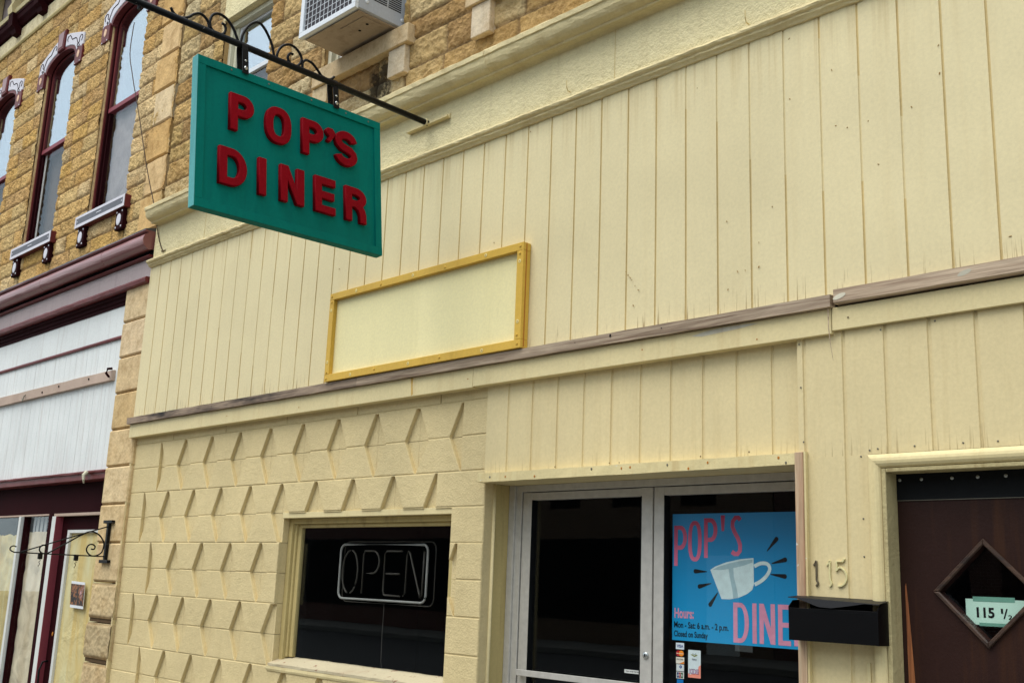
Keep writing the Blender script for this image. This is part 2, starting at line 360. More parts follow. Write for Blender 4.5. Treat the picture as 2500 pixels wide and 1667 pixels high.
    def disc(s, x, y, z, r, h=0.003, seg=12, ax='y', rz=None):
        rz = r if rz is None else rz
        i = len(s.v)
        for yy, rr in ((0, 1.0), (h * 0.6, 1.0), (h, 0.75)):
            for q in range(seg):
                an = 2 * PI * q / seg; u = math.cos(an) * r * rr; v = math.sin(an) * rz * rr
                s.v.append((x + u, y - yy, z + v) if ax == 'y' else (x + yy, y + u, z + v))
        for k in range(2):
            for q in range(seg):
                a0 = i + k * seg + q; a1 = i + k * seg + (q + 1) % seg; s.f.append((a0, a1, a1 + seg, a0 + seg))
        s.f.append(tuple(i + 2 * seg + q for q in range(seg)))
        return s
    def build(s, name, mat, parent=None, bevel=0.0, smooth=False, base=None, **tags):
        me = bpy.data.meshes.new(name)
        off = Vector(base) if base is not None else (parent_base(parent))
        me.from_pydata([tuple(Vector(v) - off) for v in s.v], [], s.f); me.update()
        import bmesh as _b
        bm = _b.new(); bm.from_mesh(me); _b.ops.recalc_face_normals(bm, faces=bm.faces); bm.to_mesh(me); bm.free()
        return finish(name, me, mat, parent, off, bevel, smooth, tags)
def parent_base(p):
    o = Vector((0, 0, 0))
    while p is not None: o = o + p.location; p = p.parent
    return o
def finish(name, me, mat, parent, off, bevel=0.0, smooth=False, tags={}):
    o = bpy.data.objects.new(name, me); COL.objects.link(o)
    if mat is not None: me.materials.append(mat)
    if parent is not None: o.parent = parent; o.location = off - parent_base(parent)
    else: o.location = off
    if smooth:
        for p in me.polygons: p.use_smooth = True
    if bevel > 0:
        md = o.modifiers.new('bevel', 'BEVEL'); md.width = bevel; md.segments = 2; md.limit_method = 'ANGLE'; md.angle_limit = math.radians(35)
    for k, v in tags.items(): o[k] = v
    return o
def thing(name, label, cat, loc=(0, 0, 0), group=None):
    o = bpy.data.objects.new(name, None); COL.objects.link(o); o.location = loc; o.empty_display_size = 0.1
    o['label'] = label; o['category'] = cat
    if group: o['group'] = group
    return o

# --- parametric lettering: loops of (x,z), first outer then holes ----------
def arc(cx, cz, rx, rz, a0, a1, n=14):
    return [(cx + rx * math.cos(math.radians(a0 + (a1 - a0) * k / n)), cz + rz * math.sin(math.radians(a0 + (a1 - a0) * k / n))) for k in range(n + 1)]
def sell(cx, cz, rx, rz, n=36, e=2.5):
    out = []
    for k in range(n):
        a = 2 * PI * k / n; c, s = math.cos(a), math.sin(a)
        out.append((cx + rx * math.copysign(abs(c) ** (2 / e), c), cz + rz * math.copysign(abs(s) ** (2 / e), s)))
    return out
def ribbon(pts, s):
    L = []; Rr = []
    for k, p in enumerate(pts):
        a = Vector(pts[max(0, k - 1)]); b = Vector(pts[min(len(pts) - 1, k + 1)]); t = (b - a).normalized(); nrm = Vector((-t.y, t.x)) * s / 2
        L.append(tuple(Vector(p) + nrm)); Rr.append(tuple(Vector(p) - nrm))
    return L + Rr[::-1]
def bowl(x0, x1, z0, z1, rx):
    return [(x0, z0)] + [(x1 - rx + rx * math.cos(math.radians(a)), (z0 + z1) / 2 + (z1 - z0) / 2 * math.sin(math.radians(a))) for a in range(-90, 91, 9)] + [(x0, z1)]
def glyph(ch, w, h, s):
    sh = s * 0.92
    if ch == 'I': return [[(0, 0), (s, 0), (s, h), (0, h)]]
    if ch == 'P':
        zb = 0.40 * h
        return [[(0, 0), (s, 0), (s, zb)] + bowl(s, w, zb, h, min(w * 0.5, (h - zb) * .5))[1:] + [(0, h)], bowl(s, w - s, zb + sh, h - sh, (w - 2 * s) * 0.6)]
    if ch == 'D':
        return [bowl(0, w, 0, h, w * 0.55), bowl(s, w - s, sh, h - sh, (w - 2 * s) * 0.6)]
    if ch == 'O': return [sell(w / 2, h / 2, w / 2, h / 2), sell(w / 2, h / 2, w / 2 - s, h / 2 - sh)]
    if ch == 'E': return [[(0, 0), (w, 0), (w, sh), (s, sh), (s, h / 2 - sh * .5), (w * .94, h / 2 - sh * .5), (w * .94, h / 2 + sh * .5), (s, h / 2 + sh * .5), (s, h - sh), (w, h - sh), (w, h), (0, h)]]
    if ch == 'N': return [[(0, 0), (s, 0), (s, h * .60), (w - s * 1.05, 0), (w, 0), (w, h), (w - s, h), (w - s, h * .40), (s * 1.05, h), (0, h)]]
    if ch == 'R':
        zb = 0.42 * h
        return [[(0, 0), (s, 0), (s, zb), (w * .45, zb), (w * .60, zb * .85), (w - s * 1.02, zb * .55), (w - s, 0), (w, 0), (w * .99, zb * .6), (w * .93, zb * .95), (w * .85, zb * 1.12)] +
                [(w - w * .5 + w * .5 * math.cos(math.radians(a)), (zb + h) / 2 + (h - zb) / 2 * math.sin(math.radians(a))) for a in range(-45, 91, 9)] + [(0, h)],
                bowl(s, w - s, zb + sh, h - sh, (w - 2 * s) * .6)]
    if ch == 'S':
        r = s / 2; rx = w / 2 - r; rz = (h - s) / 4; cx = w / 2; zt = h - r - rz; zb = r + rz
        pts = arc(cx, zt, rx, rz, 8, 90, 8) + arc(cx, zt, rx, rz, 90, 180, 8)[1:] + [(cx - rx * .93, zt - rz * .40), (cx - rx * .55, zt - rz * .82)] + [(cx + rx * .55, zb + rz * .82), (cx + rx * .93, zb + rz * .40)] + arc(cx, zb, rx, rz, 0, -90, 8) + arc(cx, zb, rx, rz, -90, -172, 8)[1:]
        return [ribbon(pts, s)]
    if ch == "'": return [[(w * .15, h * .55), (w * .02, h * .8), (w * .25, h), (w * .75, h), (w, h * .75), (w * .92, h * .45), (w * .5, 0), (w * .1, h * .04), (w * .42, h * .42)]]
    if ch == 'i': return [[(w * .2, 0), (w * .8, 0), (w, h), (0, h)]]
    if ch == '1': return [[(w * .45, 0.12 * h), (w * .95, .14 * h), (w * .9, h), (w * .55, h), (0, h * .8), (w * .1, .74 * h), (w * .5, .84 * h)]]
    return []
def curve_mesh(loops_list, depth=0.0, bev=0.0, name='text'):
    """list of (loops, dx, dz) -> mesh in local x,z plane, front facing -y"""
    cu = bpy.data.curves.new(name, 'CURVE'); cu.dimensions = '2D'; cu.fill_mode = 'BOTH' if depth or bev else 'FRONT'
    cu.extrude = depth; cu.bevel_depth = bev; cu.bevel_resolution = 2; cu.offset = -bev
    for loops, dx, dz in loops_list:
        for lp in loops:
            sp = cu.splines.new('POLY'); sp.points.add(len(lp) - 1); sp.use_cyclic_u = True
            for i, (x, z) in enumerate(lp): sp.points[i].co = (x + dx, z + dz, 0, 1)
    return curve_to_mesh(cu, name)
def curve_to_mesh(cu, name):
    o = bpy.data.objects.new('tmp', cu); COL.objects.link(o)
    dg = bpy.context.evaluated_depsgraph_get(); dg.update()
    me = bpy.data.meshes.new_from_object(o.evaluated_get(dg)); me.name = name
    bpy.data.objects.remove(o); 
    return me
def text_mesh(s, x0, x1, z0, z1, bold=0.0, name='lettering'):
    cu = bpy.data.curves.new(name, 'FONT'); cu.body = s; cu.size = 1.0; cu.offset = bold; cu.fill_mode = 'FRONT'
    me = curve_to_mesh(cu, name)
    co = np.array([v.co[:] for v in me.vertices]); mn = co.min(0); mx = co.max(0)
    for v in me.vertices:
        v.co.x = x0 + (v.co.x - mn[0]) / (mx[0] - mn[0]) * (x1 - x0); v.co.y = z0 + (v.co.y - mn[1]) / (mx[1] - mn[1]) * (z1 - z0)
    return me
def stand(me, y):
    """turn an x,y-plane mesh upright into the x,z plane at depth y (front toward -y)"""
    me.transform(Matrix.Rotation(PI / 2, 4, 'X')); me.transform(Matrix.Translation((0, y, 0))); return me
def put(name, me, mat, parent, bevel=0.0, smooth=False, **tags):
    """mesh given in world coordinates"""
    off = parent_base(parent); me.transform(Matrix.Translation(-off))
    return finish(name, me, mat, parent, off, bevel, smooth, tags)
def join_meshes(ms):
    v = []; f = []
    for m in ms:
        i = len(v); v += [tuple(x.co) for x in m.vertices]; f += [tuple(i + k for k in p.vertices) for p in m.polygons]
    me = bpy.data.meshes.new('joined'); me.from_pydata(v, [], f); me.update(); return me

# --- rough stone walls as displaced grids -----------------------------------
def vnoise(x, y, scale, seed, octs=4):
    out = np.zeros_like(x); amp = 1.0; tot = 0
    for o in range(octs):
        rs = np.random.RandomState(seed + o * 17); lat = rs.rand(256, 256)
        u = x * scale; v = y * scale; iu = np.floor(u).astype(int); iv = np.floor(v).astype(int); fu = u - iu; fv = v - iv
        fu = fu * fu * (3 - 2 * fu); fv = fv * fv * (3 - 2 * fv)
        a = lat[iu % 256, iv % 256]; b = lat[(iu + 1) % 256, iv % 256]; c = lat[iu % 256, (iv + 1) % 256]; d = lat[(iu + 1) % 256, (iv + 1) % 256]
        out += amp * ((a * (1 - fu) + b * fu) * (1 - fv) + (c * (1 - fu) + d * fu) * fv); tot += amp; amp *= 0.55; scale *= 2.03
    return out / tot
def stone_wall(name, x0, x1, courses, y, res, seed, holes, palette, mat, parent, wmin=0.22, wmax=0.55, amp=0.022, joint=0.013, arch=None, extra_x=()):
    xs = set(np.round(np.arange(x0, x1 + 1e-6, res), 4)); zs = set(np.round(np.arange(courses[0], courses[-1] + 1e-6, res), 4))
    for h in holes: xs |= {h[0], h[1]}; zs |= {h[2], h[3]}
    xs = np.array(sorted(v for v in xs if x0 - 1e-6 <= v <= x1 + 1e-6)); zs = np.array(sorted(v for v in zs if courses[0] - 1e-6 <= v <= courses[-1] + 1e-6))
    X, Z = np.meshgrid(xs, zs)
    wob = (vnoise(X + 50, Z + 9, 3.0, seed + 3) - .5) * 0.012
    Zw = Z + wob
    ci = np.clip(np.searchsorted(courses, Zw.ravel(), 'right') - 1, 0, len(courses) - 2).reshape(Z.shape)
    cz0 = np.array(courses)[ci]; cz1 = np.array(courses)[ci + 1]
    rs = np.random.RandomState(seed)
    dx = np.full(X.shape, 9.0); bid = np.zeros(X.shape, int)
    col = np.zeros(X.shape + (3,)); hb = np.zeros(X.shape)
    Xw = X + (vnoise(X + 7, Z + 70, 4.0, seed + 5) - .5) * 0.012
    for c in range(len(courses) - 1):
        js = [x0 - rs.uniform(0, .3)]
        while js[-1] < x1 + .1: js.append(js[-1] + rs.uniform(wmin, wmax))
        js = np.array(js); m = ci == c
        k = np.clip(np.searchsorted(js, Xw[m], 'right') - 1, 0, len(js) - 2)
        dx[m] = np.minimum(Xw[m] - js[k], js[k + 1] - Xw[m])
        cols = np.array([lin(*palette[rs.randint(len(palette))])[:3] for _ in js]) * rs.uniform(.88, 1.12, (len(js), 1))
        col[m] = cols[k % 11]; hb[m] = rs.uniform(0, .008, len(js))[k]
    dz = np.minimum(Zw - cz0, cz1 - Zw); d = np.minimum(dx, dz)
    t = np.clip((d - joint * .35) / joint, 0, 1); t = t * t * (3 - 2 * t)
    big = vnoise(X, Z, 9, seed + 11, 4); fine = vnoise(X, Z, 42, seed + 23, 3)
    pill = np.clip(d / .07, 0, 1) ** .6
    h = t * (0.008 + hb + amp * (.04 * pill + (big - .4) * .9) + (fine - .5) * amp * 1.5)
    edge = (np.abs(X - x0) < 1e-4) | (np.abs(X - x1) < 1e-4)
    h[edge] *= .3
    Y = y - h
    mort = np.array(lin(138, 110, 72)[:3]); col = col * t[..., None] + mort * (1 - t[..., None])
    nx, nz = len(xs), len(zs); keep = np.ones((nz - 1, nx - 1), bool)
    cx = (xs[1:] + xs[:-1]) / 2; cz = (zs[1:] + zs[:-1]) / 2; CX, CZ = np.meshgrid(cx, cz)
    for hh in holes: keep &= ~((CX > hh[0]) & (CX < hh[1]) & (CZ > hh[2]) & (CZ < hh[3]))
    if arch:
        for (ax, az, rx, rz) in arch: keep &= ~((((CX - ax) / rx) ** 2 + ((CZ - az) / rz) ** 2 < 1) & (CZ > az))
    idx = np.arange(nx * nz).reshape(nz, nx)
    F = np.stack([idx[:-1, :-1], idx[:-1, 1:], idx[1:, 1:], idx[1:, :-1]], -1)[keep]
    V = np.stack([X.ravel(), Y.ravel(), Z.ravel()], -1)
    used = np.unique(F); rem = -np.ones(len(V), int); rem[used] = np.arange(len(used)); V = V[used]; F = rem[F]; Cc = col.reshape(-1, 3)[used]
    me = bpy.data.meshes.new(name); off = parent_base(parent); V = V - np.array(off)
    me.vertices.add(len(V)); me.vertices.foreach_set('co', V.ravel()); me.loops.add(F.size); me.loops.foreach_set('vertex_index', F.ravel())
    me.polygons.add(len(F)); me.polygons.foreach_set('loop_start', np.arange(0, F.size, 4)); me.polygons.foreach_set('loop_total', np.full(len(F), 4))
    me.update(); me.validate()
    a = me.color_attributes.new('Col', 'FLOAT_COLOR', 'POINT'); a.data.foreach_set('color', np.concatenate([Cc, np.ones((len(Cc), 1))], 1).astype(np.float32).ravel())
    me.polygons.foreach_set('use_smooth', np.ones(len(F), bool))
    return finish(name, me, mat, parent, off)
def colored(o, fn):
    """per-vertex stone colour attribute, world position -> srgb"""
    me = o.data; off = parent_base(o)
    a = me.color_attributes.new('Col', 'FLOAT_COLOR', 'POINT')
    for i, v in enumerate(me.vertices): a.data[i].color = lin(*fn(v.co + off))
    return o

# =================================================================== SETTING
MB().quad((-60, -60, 0), (60, -60, 0), (60, 60, 0), (-60, 60, 0)).build('road', M['asphalt'], kind='structure')
sw = MB(); sw.box(-30, 30, -3.2, 0.6, 0.004, 0.14); sw.build('sidewalk', M['concrete'], kind='structure', bevel=0.01)
sw = MB(); sw.box(-30, 30, -17.2, -14.6, 0.004, 0.14); sw.build('sidewalk', M['concrete'], kind='structure', bevel=0.01)

# ================================================================ DINER BUILDING
D = thing('diner_building', 'cream painted diner front with grooved siding, diamond block wall and stone upper storey', 'building', (3.5, 0.1, 0))
DS = 0.1857
def siding(name, x0, x1, z0, z1, y, g0, gw, gd, mat, th=0.012, wav=0.0):
    prof = [(x0, y)]
    k = math.ceil((x0 - g0) / DS)
    while g0 + k * DS < x1 - gw:
        g = g0 + k * DS
        if g > x0 + gw:
            prof += [(g - gw / 2, y), (g - gw / 2 + .0025, y + gd), (g + gw / 2 - .0025, y + gd), (g + gw / 2, y)]
        k += 1
    prof += [(x1, y), (x1, y + th), (x0, y + th)]
    m = MB(); n = len(prof)
    # grid in z so that boards bow very slightly
    nz = max(1, int((z1 - z0) / 0.12)); i = 0
    for q in range(nz + 1):
        z = z0 + (z1 - z0) * q / nz
        for j, (x, yy) in enumerate(prof):
            b = 0.0 if j >= n - 2 else wav * math.sin(x * 1.9 + z * 2.3) * math.sin(x * .7 + 1.0)
            m.v.append((x, yy + b, z))
    for q in range(nz):
        for j in range(n): a = q * n + j; b = q * n + (j + 1) % n; m.f.append((a, b, b + n, a + n))
    m.f.append(tuple(range(n))); m.f.append(tuple(nz * n + j for j in reversed(range(n))))
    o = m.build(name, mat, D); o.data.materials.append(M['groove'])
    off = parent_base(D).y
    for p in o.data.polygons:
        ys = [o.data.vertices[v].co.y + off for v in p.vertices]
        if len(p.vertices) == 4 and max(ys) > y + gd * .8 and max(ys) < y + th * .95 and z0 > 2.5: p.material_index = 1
    return o
# upper sheets (sheet edges every 4 ft show as slightly different planes)
siding('upper_siding', -0.19, 9.6, 2.80, 4.15, 0.0, 0.0, 0.011, 0.006, M['siding'], 0.02, 0.0025)
# lower left panel over the entrance, recessed
siding('lower_siding', 4.1795, 6.166, 2.13, 2.66, 0.030, 4.354, 0.018, 0.0065, M['siding_low'], 0.02, 0.0015)
# right sheets
siding('lower_siding', 6.166, 9.6, 2.117, 2.66, 0.002, 6.386, 0.018, 0.0065, M['siding_low'], 0.02, 0.0015)
siding('lower_siding', 6.204, 6.482, 0.14, 2.117, 0.002, 6.386, 0.018, 0.0065, M['siding_dn'], 0.02, 0.0)
siding('lower_siding', 7.53, 9.6, 0.14, 2.117, 0.002, 6.386, 0.018, 0.0065, M['siding_dn'], 0.02, 0.0)
MB().box(6.166, 6.204, 0.003, 0.05, 0.14, 2.117).build('backing', M['siding_low'], D)
# fascia boards
MB().box(-0.195, 4.099, -0.020, 0.055, 2.632, 2.746).build('fascia_board', M['trim'], D, bevel=0.002)
MB().box(4.103, 6.345, -0.021, 0.045, 2.636, 2.746).build('fascia_board', M['trim'], D, bevel=0.002)
MB().box(6.348, 9.6, -0.019, 0.0, 2.648, 2.748).build('fascia_board', M['trim'], D, bevel=0.002)
# weathered unpainted battens
MB().extx([(-.043, 2.747), (-.045, 2.800), (0.001, 2.803), (0.001, 2.747)], -0.215, 3.02, 0.12, 0.0015, 3).build('batten', M['batten0'], D, label='dark stained weathered batten under the yellow board')
MB().extx([(-.044, 2.748), (-.046, 2.801), (0.001, 2.804), (0.001, 2.748)], 3.023, 6.355, 0.12, 0.0015, 4).build('batten', M['batten'], D)
MB().extx([(-.040, 2.757), (-.046, 2.762), (-.046, 2.818), (0.001, 2.820), (0.001, 2.757)], 6.372, 9.6, 0.15, 0.001, 5).build('batten', M['batten2'], D)
# frieze, moulding, cornice
MB().extx([(-.012, 4.18), (-.014, 4.25), (-.013, 4.52), (.05, 4.53), (.05, 4.18)], -0.14, 9.6, 0.25, 0.001, 6).build('frieze', M['stucco'], D)
for xj in (0.741, 5.11): MB().tube([(xj, -.0145, 4.195), (xj + .002, -.0145, 4.50)], 0.0022, 5).build('frieze_joint', M['groove'], D)
MB().extx([(.045, 4.197), (-.010, 4.200), (-.048, 4.192), (-.052, 4.180), (-.047, 4.170), (-.032, 4.163), (-.032, 4.152), (-.020, 4.143), (-.012, 4.133), (.045, 4.131)], -0.19, 9.6, 0.035, 0.0022, 7).build('moulding', M['cornice'], D)
cprof = [(.05, 4.640), (-.148, 4.640), (-.154, 4.634), (-.152, 4.606), (-.143, 4.600), (-.140, 4.585), (-.136, 4.568), (-.129, 4.553), (-.118, 4.540), (-.104, 4.531), (-.088, 4.525), (-.078, 4.522), (-.076, 4.510), (-.064, 4.507), (-.048, 4.511), (-.032, 4.509), (-.018, 4.500), (-.010, 4.492), (.05, 4.492)]
MB().extx(cprof, -0.12, 4.205, 0.05, 0.0018, 8).build('cornice', M['cornice'], D)
MB().extx(cprof, 4.208, 9.6, 0.05, 0.0018, 9).build('cornice', M['cornice'], D)
# little hooks left in the frieze
for (hx, hz) in ((3.04, 4.215), (4.79, 4.235), (5.95, 4.225)):
    MB().tube([(hx, -.01, hz), (hx, -.035, hz), (hx + .004, -.05, hz + .02), (hx + .004, -.05, hz + .055)], .003, 6).build('hook', M['groove'], D)

# --- diamond pattern block wall ---
XL, XR, YF, YB = -0.165, 4.175, 0.040, 0.066
C = [2.572 - 0.2018 * k for k in range(13)]
HW = 0.108
WIN = (2.150, 3.905, 0.958, 1.967)
face = MB(); slab = MB(); mort = MB()
def clipx(iv, z0, z1):
    """remove the window opening from an interval of a course"""
    if z1 <= WIN[2] + .02 or z0 >= WIN[3] - .02: return [iv]
    out = []
    if iv[0] < WIN[0]: out.append((iv[0], min(iv[1], WIN[0])))
    if iv[1] > WIN[1]: out.append((max(iv[0], WIN[1]), iv[1]))
    return [o for o in out if o[1] - o[0] > .01]
rb = random.Random(11)
def slabrow(x0, x1, z0, z1): 
    for a, b in clipx((x0, x1), z0, z1): slab.box(a, b, YB, YB + .06, z0, z1)
# top filler course
for a, b in ((XL, .48), (.484, 1.3), (1.304, 2.12), (2.124, 2.94), (2.944, 3.76), (3.764, XR)):
    face.prism([(a + .002, C[0] + .004), (b - .002, C[0] + .004), (b - .002, 2.64), (a + .002, 2.64)], YF, YB, .003)
mort.box(XL, XR, YF + .004, YB + .001, C[0] - .006, C[0] + .006)
for r in range(12):
    pair = r // 2; up = (r % 2 == 0); z1 = C[r]; z0 = C[r + 1]
    c0 = 0.283 if pair % 2 == 0 else 0.079
    cs = [c0 + .4090 * k for k in range(12) if c0 + .4090 * k < XR - .1]
    g = 0.0035
    # half diamonds at both ends
    def hw(c, top): 
        return HW if (top != up) else 0.004
    edges = [(XL, XL, False)]
    xs_top = []; prev_t = XL; prev_b = XL
    for q, c in enumerate(cs):
        lt = 0.012 if up else HW; lb = HW if up else 0.005     # half width at top / bottom
        first = q == 0; last = c > XR - .45
        Lt, Lb = (0.0015, 0.0015) if first else (lt, lb)
        Rt, Rb = (0.0015, 0.0015) if last else (lt, lb)
        pieces = [((prev_t, c - Lt), (prev_b, c - Lb))]
        for (t0, t1), (b0, b1) in pieces:
            # split at the window opening
            if z1 <= WIN[2] + .02 or z0 >= WIN[3] - .02: regions = [(-9, 99)]
            else: regions = [(-9, WIN[0]), (WIN[1], 99)]
            for (ra, rbb) in regions:
                poly = [(b0 + g, z0 + g), (b1 - .0005, z0 + g), (t1 - .0005, z1 - g), (t0 + g, z1 - g)]
                # clip polygon against x range
                def clip(poly, xc, keep_less):
                    out = []
                    for k in range(len(poly)):
                        p, n2 = poly[k - 1], poly[k]
                        ip = (p[0] <= xc) == keep_less; inn = (n2[0] <= xc) == keep_less
                        if ip != inn:
                            tt = (xc - p[0]) / (n2[0] - p[0]); out.append((xc, p[1] + tt * (n2[1] - p[1])))
                        if inn: out.append(n2)
                    return out
                pl = clip(clip(poly, rbb, True), ra, False)
                if len(pl) >= 3 and max(p[0] for p in pl) - min(p[0] for p in pl) > .02:
                    face.prism(pl, YF + rb.uniform(-.0012, .0012), YB + .001, .003)
        prev_t, prev_b = c + Rt, c + Rb
    # last piece to right edge
    t0, b0 = prev_t, prev_b
    poly = [(b0 + g, z0 + g), (XR, z0 + g), (XR, z1 - g), (t0 + g, z1 - g)]
    if not (z1 <= WIN[2] + .02 or z0 >= WIN[3] - .02):
        poly = [(max(p[0], WIN[1]), p[1]) for p in poly]
    face.prism(poly, YF + rb.uniform(-.001, .001), YB + .001, .003)
    # recessed slab panels with hairline joints at the diamond centres
    bs = [XL] + cs + [XR]
    for a, b in zip(bs[:-1], bs[1:]): slabrow(a + .001, b - .001, z0 + .0015, z1 - .0015)
    # mortar beds
    zl = z0
    if (r + 1) % 2 == 1:      # widest part of the diamonds: beds only between them
        iv = []; p = XL
        for q, c in enumerate(cs):
            iv.append((p, c - (0 if q == 0 else HW))); p = c + (0 if c > XR - .45 else HW)
        iv.append((p, XR))
    else: iv = [(XL, XR)]
    for a, b in iv:
        for (a2, b2) in clipx((a, b), zl - .03, zl + .03) if WIN[2] - .02 < zl < WIN[3] - .02 else [(a, b)]:
            if b2 - a2 > .02: mort.box(a2, b2, YF + .0035 + rb.uniform(0, .0008), YB + .0012, zl - .0045, zl + .0045)
slab.box(XL, WIN[0] - .001, YB + .055, .115, 0.14, 2.64); slab.box(WIN[1] + .001, XR, YB + .055, .115, 0.14, 2.64)
slab.box(WIN[0] - .001, WIN[1] + .001, YB + .055, .115, WIN[3] + .001, 2.64); slab.box(WIN[0] - .001, WIN[1] + .001, YB + .055, .115, 0.14, .93)
wallo = face.build('block_wall', M['block'], D)
slab.build('block_recess', M['block'], D); mort.build('mortar_beds', M['block'], D)
# return of the block wall into the alcove
MB().box(XR - .06, XR + .002, YF + .0045, .1165, 0.14, 2.60).build('wall_return', M['block'], D, bevel=.002)
MB().prism([(-.188, .14), (-.164, .14), (-.164, 2.64), (-.188, 2.64)], .0105, .10).build('side_return', M['block'], D)

# --- diner window ---
W = bpy.data.objects.new('window', None); COL.objects.link(W); W.parent = D; W.location = Vector((3.03, .15, .97)) - D.location
MB().box(2.152, 3.903, .050, .112, 1.929, 1.966).build('lintel', M['trim'], W, bevel=.002)
f = MB(); f.box(2.152, 2.198, .108, .17, .985, 1.928); f.box(3.857, 3.903, .108, .17, .985, 1.928); f.box(2.198, 3.857, .109, .17, 1.893, 1.928)
f.build('frame', M['dirtyframe'], W, bevel=.004)
f = MB(); f.box(2.1985, 2.222, .128, .17, 1.02, 1.892); f.box(2.223, 2.262, .142, .172, 1.02, 1.892); f.box(3.80, 3.856, .135, .17, 1.02, 1.892); f.box(2.263, 3.799, .135, .17, 1.868, 1.892)
f.build('inner_frame', M['dirtyframe'], W, bevel=.003)
MB().extx([(.030, .962), (.030, .978), (.105, 1.0), (.172, 1.020), (.172, .962)], 2.152, 3.903, .06, .0012, 21).build('sill', M['sillpaint'], W)
MB().extx([(.033, .930), (.029, .942), (.029, .9605), (.10, .9608), (.10, .930)], 2.135, 3.93, .1, .001, 22).build('sill_lip', M['trim'], W)
MB().box(2.25, 3.82, .156, .160, 1.0, 1.885).build('pane', M['glassd'], W)

# --- entrance alcove ---
MB().box(4.1755, 6.159, .0045, .30, 2.094, 2.129).build('soffit', M['trim'], D)
MB().extx([(-.022, 2.090), (-.022, 2.139), (.029, 2.141), (.029, 2.090)], 4.228, 6.1585, .08, .0012, 31).build('header_trim', M['chipped'], D)
MB().box(4.178, 4.2275, -.021, .036, 2.090, 2.140).build('header_trim', M['chipped'], D, bevel=.002)
MB().box(6.1592, 6.1985, -.024, .235, .14, 2.142).build('jamb_trim', M['rawjamb'], D, bevel=.002)
MB().box(6.199, 6.2085, -.019, .001, .14, 2.144).build('jamb_edge', M['chipped'], D)
cb = MB(); cb.extz([(4.176 + .012 * math.cos(math.radians(a)), .118 + .011 * math.sin(math.radians(a))) for a in range(0, 360, 30)], .14, 2.093); cb.build('corner_bead', M['trim'], D, smooth=True)
MB().box(4.10, 4.176, .130, .245, .14, 2.093).build('alcove_side', M['dirtyframe'], D)
# aluminium frame and doors
YD = .245
f = MB(); f.box(4.177, 4.222, YD - .012, YD + .05, .14, 2.093); f.box(4.223, 4.268, YD, YD + .05, .14, 2.093); f.box(4.269, 6.30, YD - .006, YD + .05, 2.056, 2.093)
f.box(6.24, 6.30, YD - .006, YD + .05, .14, 2.055)
f.build('door_frame', M['alu'], D, bevel=.002)
def alu_door(x0, x1, sl, sr, name):
    o = bpy.data.objects.new(name, None); COL.objects.link(o); o.parent = D; o.location = Vector((x0, YD, .14)) - D.location
    f = MB(); f.box(x0, x0 + sl, YD + .004, YD + .045, .15, 2.052); f.box(x1 - sr, x1, YD + .004, YD + .045, .15, 2.052)
    f.box(x0 + sl + .0003, x1 - sr - .0003, YD + .005, YD + .044, 2.010, 2.051); f.box(x0 + sl + .0003, x1 - sr - .0003, YD + .005, YD + .044, .15, .40)
    f.build('stiles', M['alu'], o, bevel=.002)
    MB().box(x0 + sl, x0 + sl + .006, YD + .0035, YD + .046, .4, 2.01).build('gasket', M['rubber'], o); MB().box(x1 - sr - .006, x1 - sr, YD + .0035, YD + .046, .4, 2.01).build('gasket', M['rubber'], o)
    MB().box(x0 + sl - .004, x1 - sr + .004, YD + .022, YD + .027, .39, 2.02).build('pane', M['glassd'], o)
    return o
d1 = alu_door(4.276, 5.190, .068, .070, 'glass_door')
MB().box(4.30, 5.165, YD - .032, YD - .022, 1.072, 1.104).build('push_bar', M['alu'], d1, bevel=.002)
for a_ in (4.30, 5.145): MB().box(a_, a_ + .02, YD - .0215, YD + .003, 1.075, 1.101).build('push_bar_bracket', M['alu'], d1)
l = MB(); l.disc(5.158, YD + .0035, 1.235, .017, .010, 20); l.build('lock', M['steel'], d1, smooth=True); MB().box(5.156, 5.160, YD - .0085, YD - .006, 1.228, 1.242).build('keyhole', M['dark'], d1)
d2 = alu_door(5.200, 6.235, .062, .06, 'glass_side_panel')

# --- side door ---
SDr = bpy.data.objects.new('side_door', None); COL.objects.link(SDr); SDr.parent = D; SDr.location = Vector((7.0, .08, .14)) - D.location
def halfround(a, b, horizontal=True):
    w_ = .058; prof = []
    for k in range(9): an = PI * k / 8; prof.append((-.004 - .026 * math.sin(an), -w_ / 2 * math.cos(an)))
    return prof
hr = MB(); prof = halfround(0, 1)
n = len(prof)
def sweep_frame(mb, x0, x1, ztop, zbot):
    """mitred half-round trim round a doorway: up the left jamb, across, down the right jamb"""
    hw = .029; segs = [((x0, zbot), (x0, ztop)), ((x0, ztop), (x1, ztop)), ((x1, ztop), (x1, zbot))]
    rings = []
    for (px, pz), dx, dz in (((x0, zbot), 1, 0), ((x0, ztop), 1, -1), ((x1, ztop), -1, -1), ((x1, zbot), -1, 0)):
        rings.append([(px + dx * v, y, pz + dz * v) for (y, v) in prof])
    i = len(mb.v)
    for r in rings: mb.v += r
    for q in range(3):
        for k in range(n - 1): a = i + q * n + k; mb.f.append((a, a + 1, a + 1 + n, a + n))
        a = i + q * n; mb.f.append((a, a + n - 1, a + 2 * n - 1, a + n))
sweep_frame(hr, 6.514, 7.50, 2.086, .14)
hr.build('trim', M['trim'], SDr, smooth=False)
f = MB(); f.box(6.5435, 6.562, -.018, .078, .14, 2.056); f.box(7.452, 7.4705, -.018, .078, .14, 2.056); f.box(6.5625, 7.4515, -.018, .078, 2.040, 2.056)
f.build('jamb', M['oldjamb'], SDr, bevel=.003)
DY = .075
CX, CZ, HD = 6.897, 1.584, .176
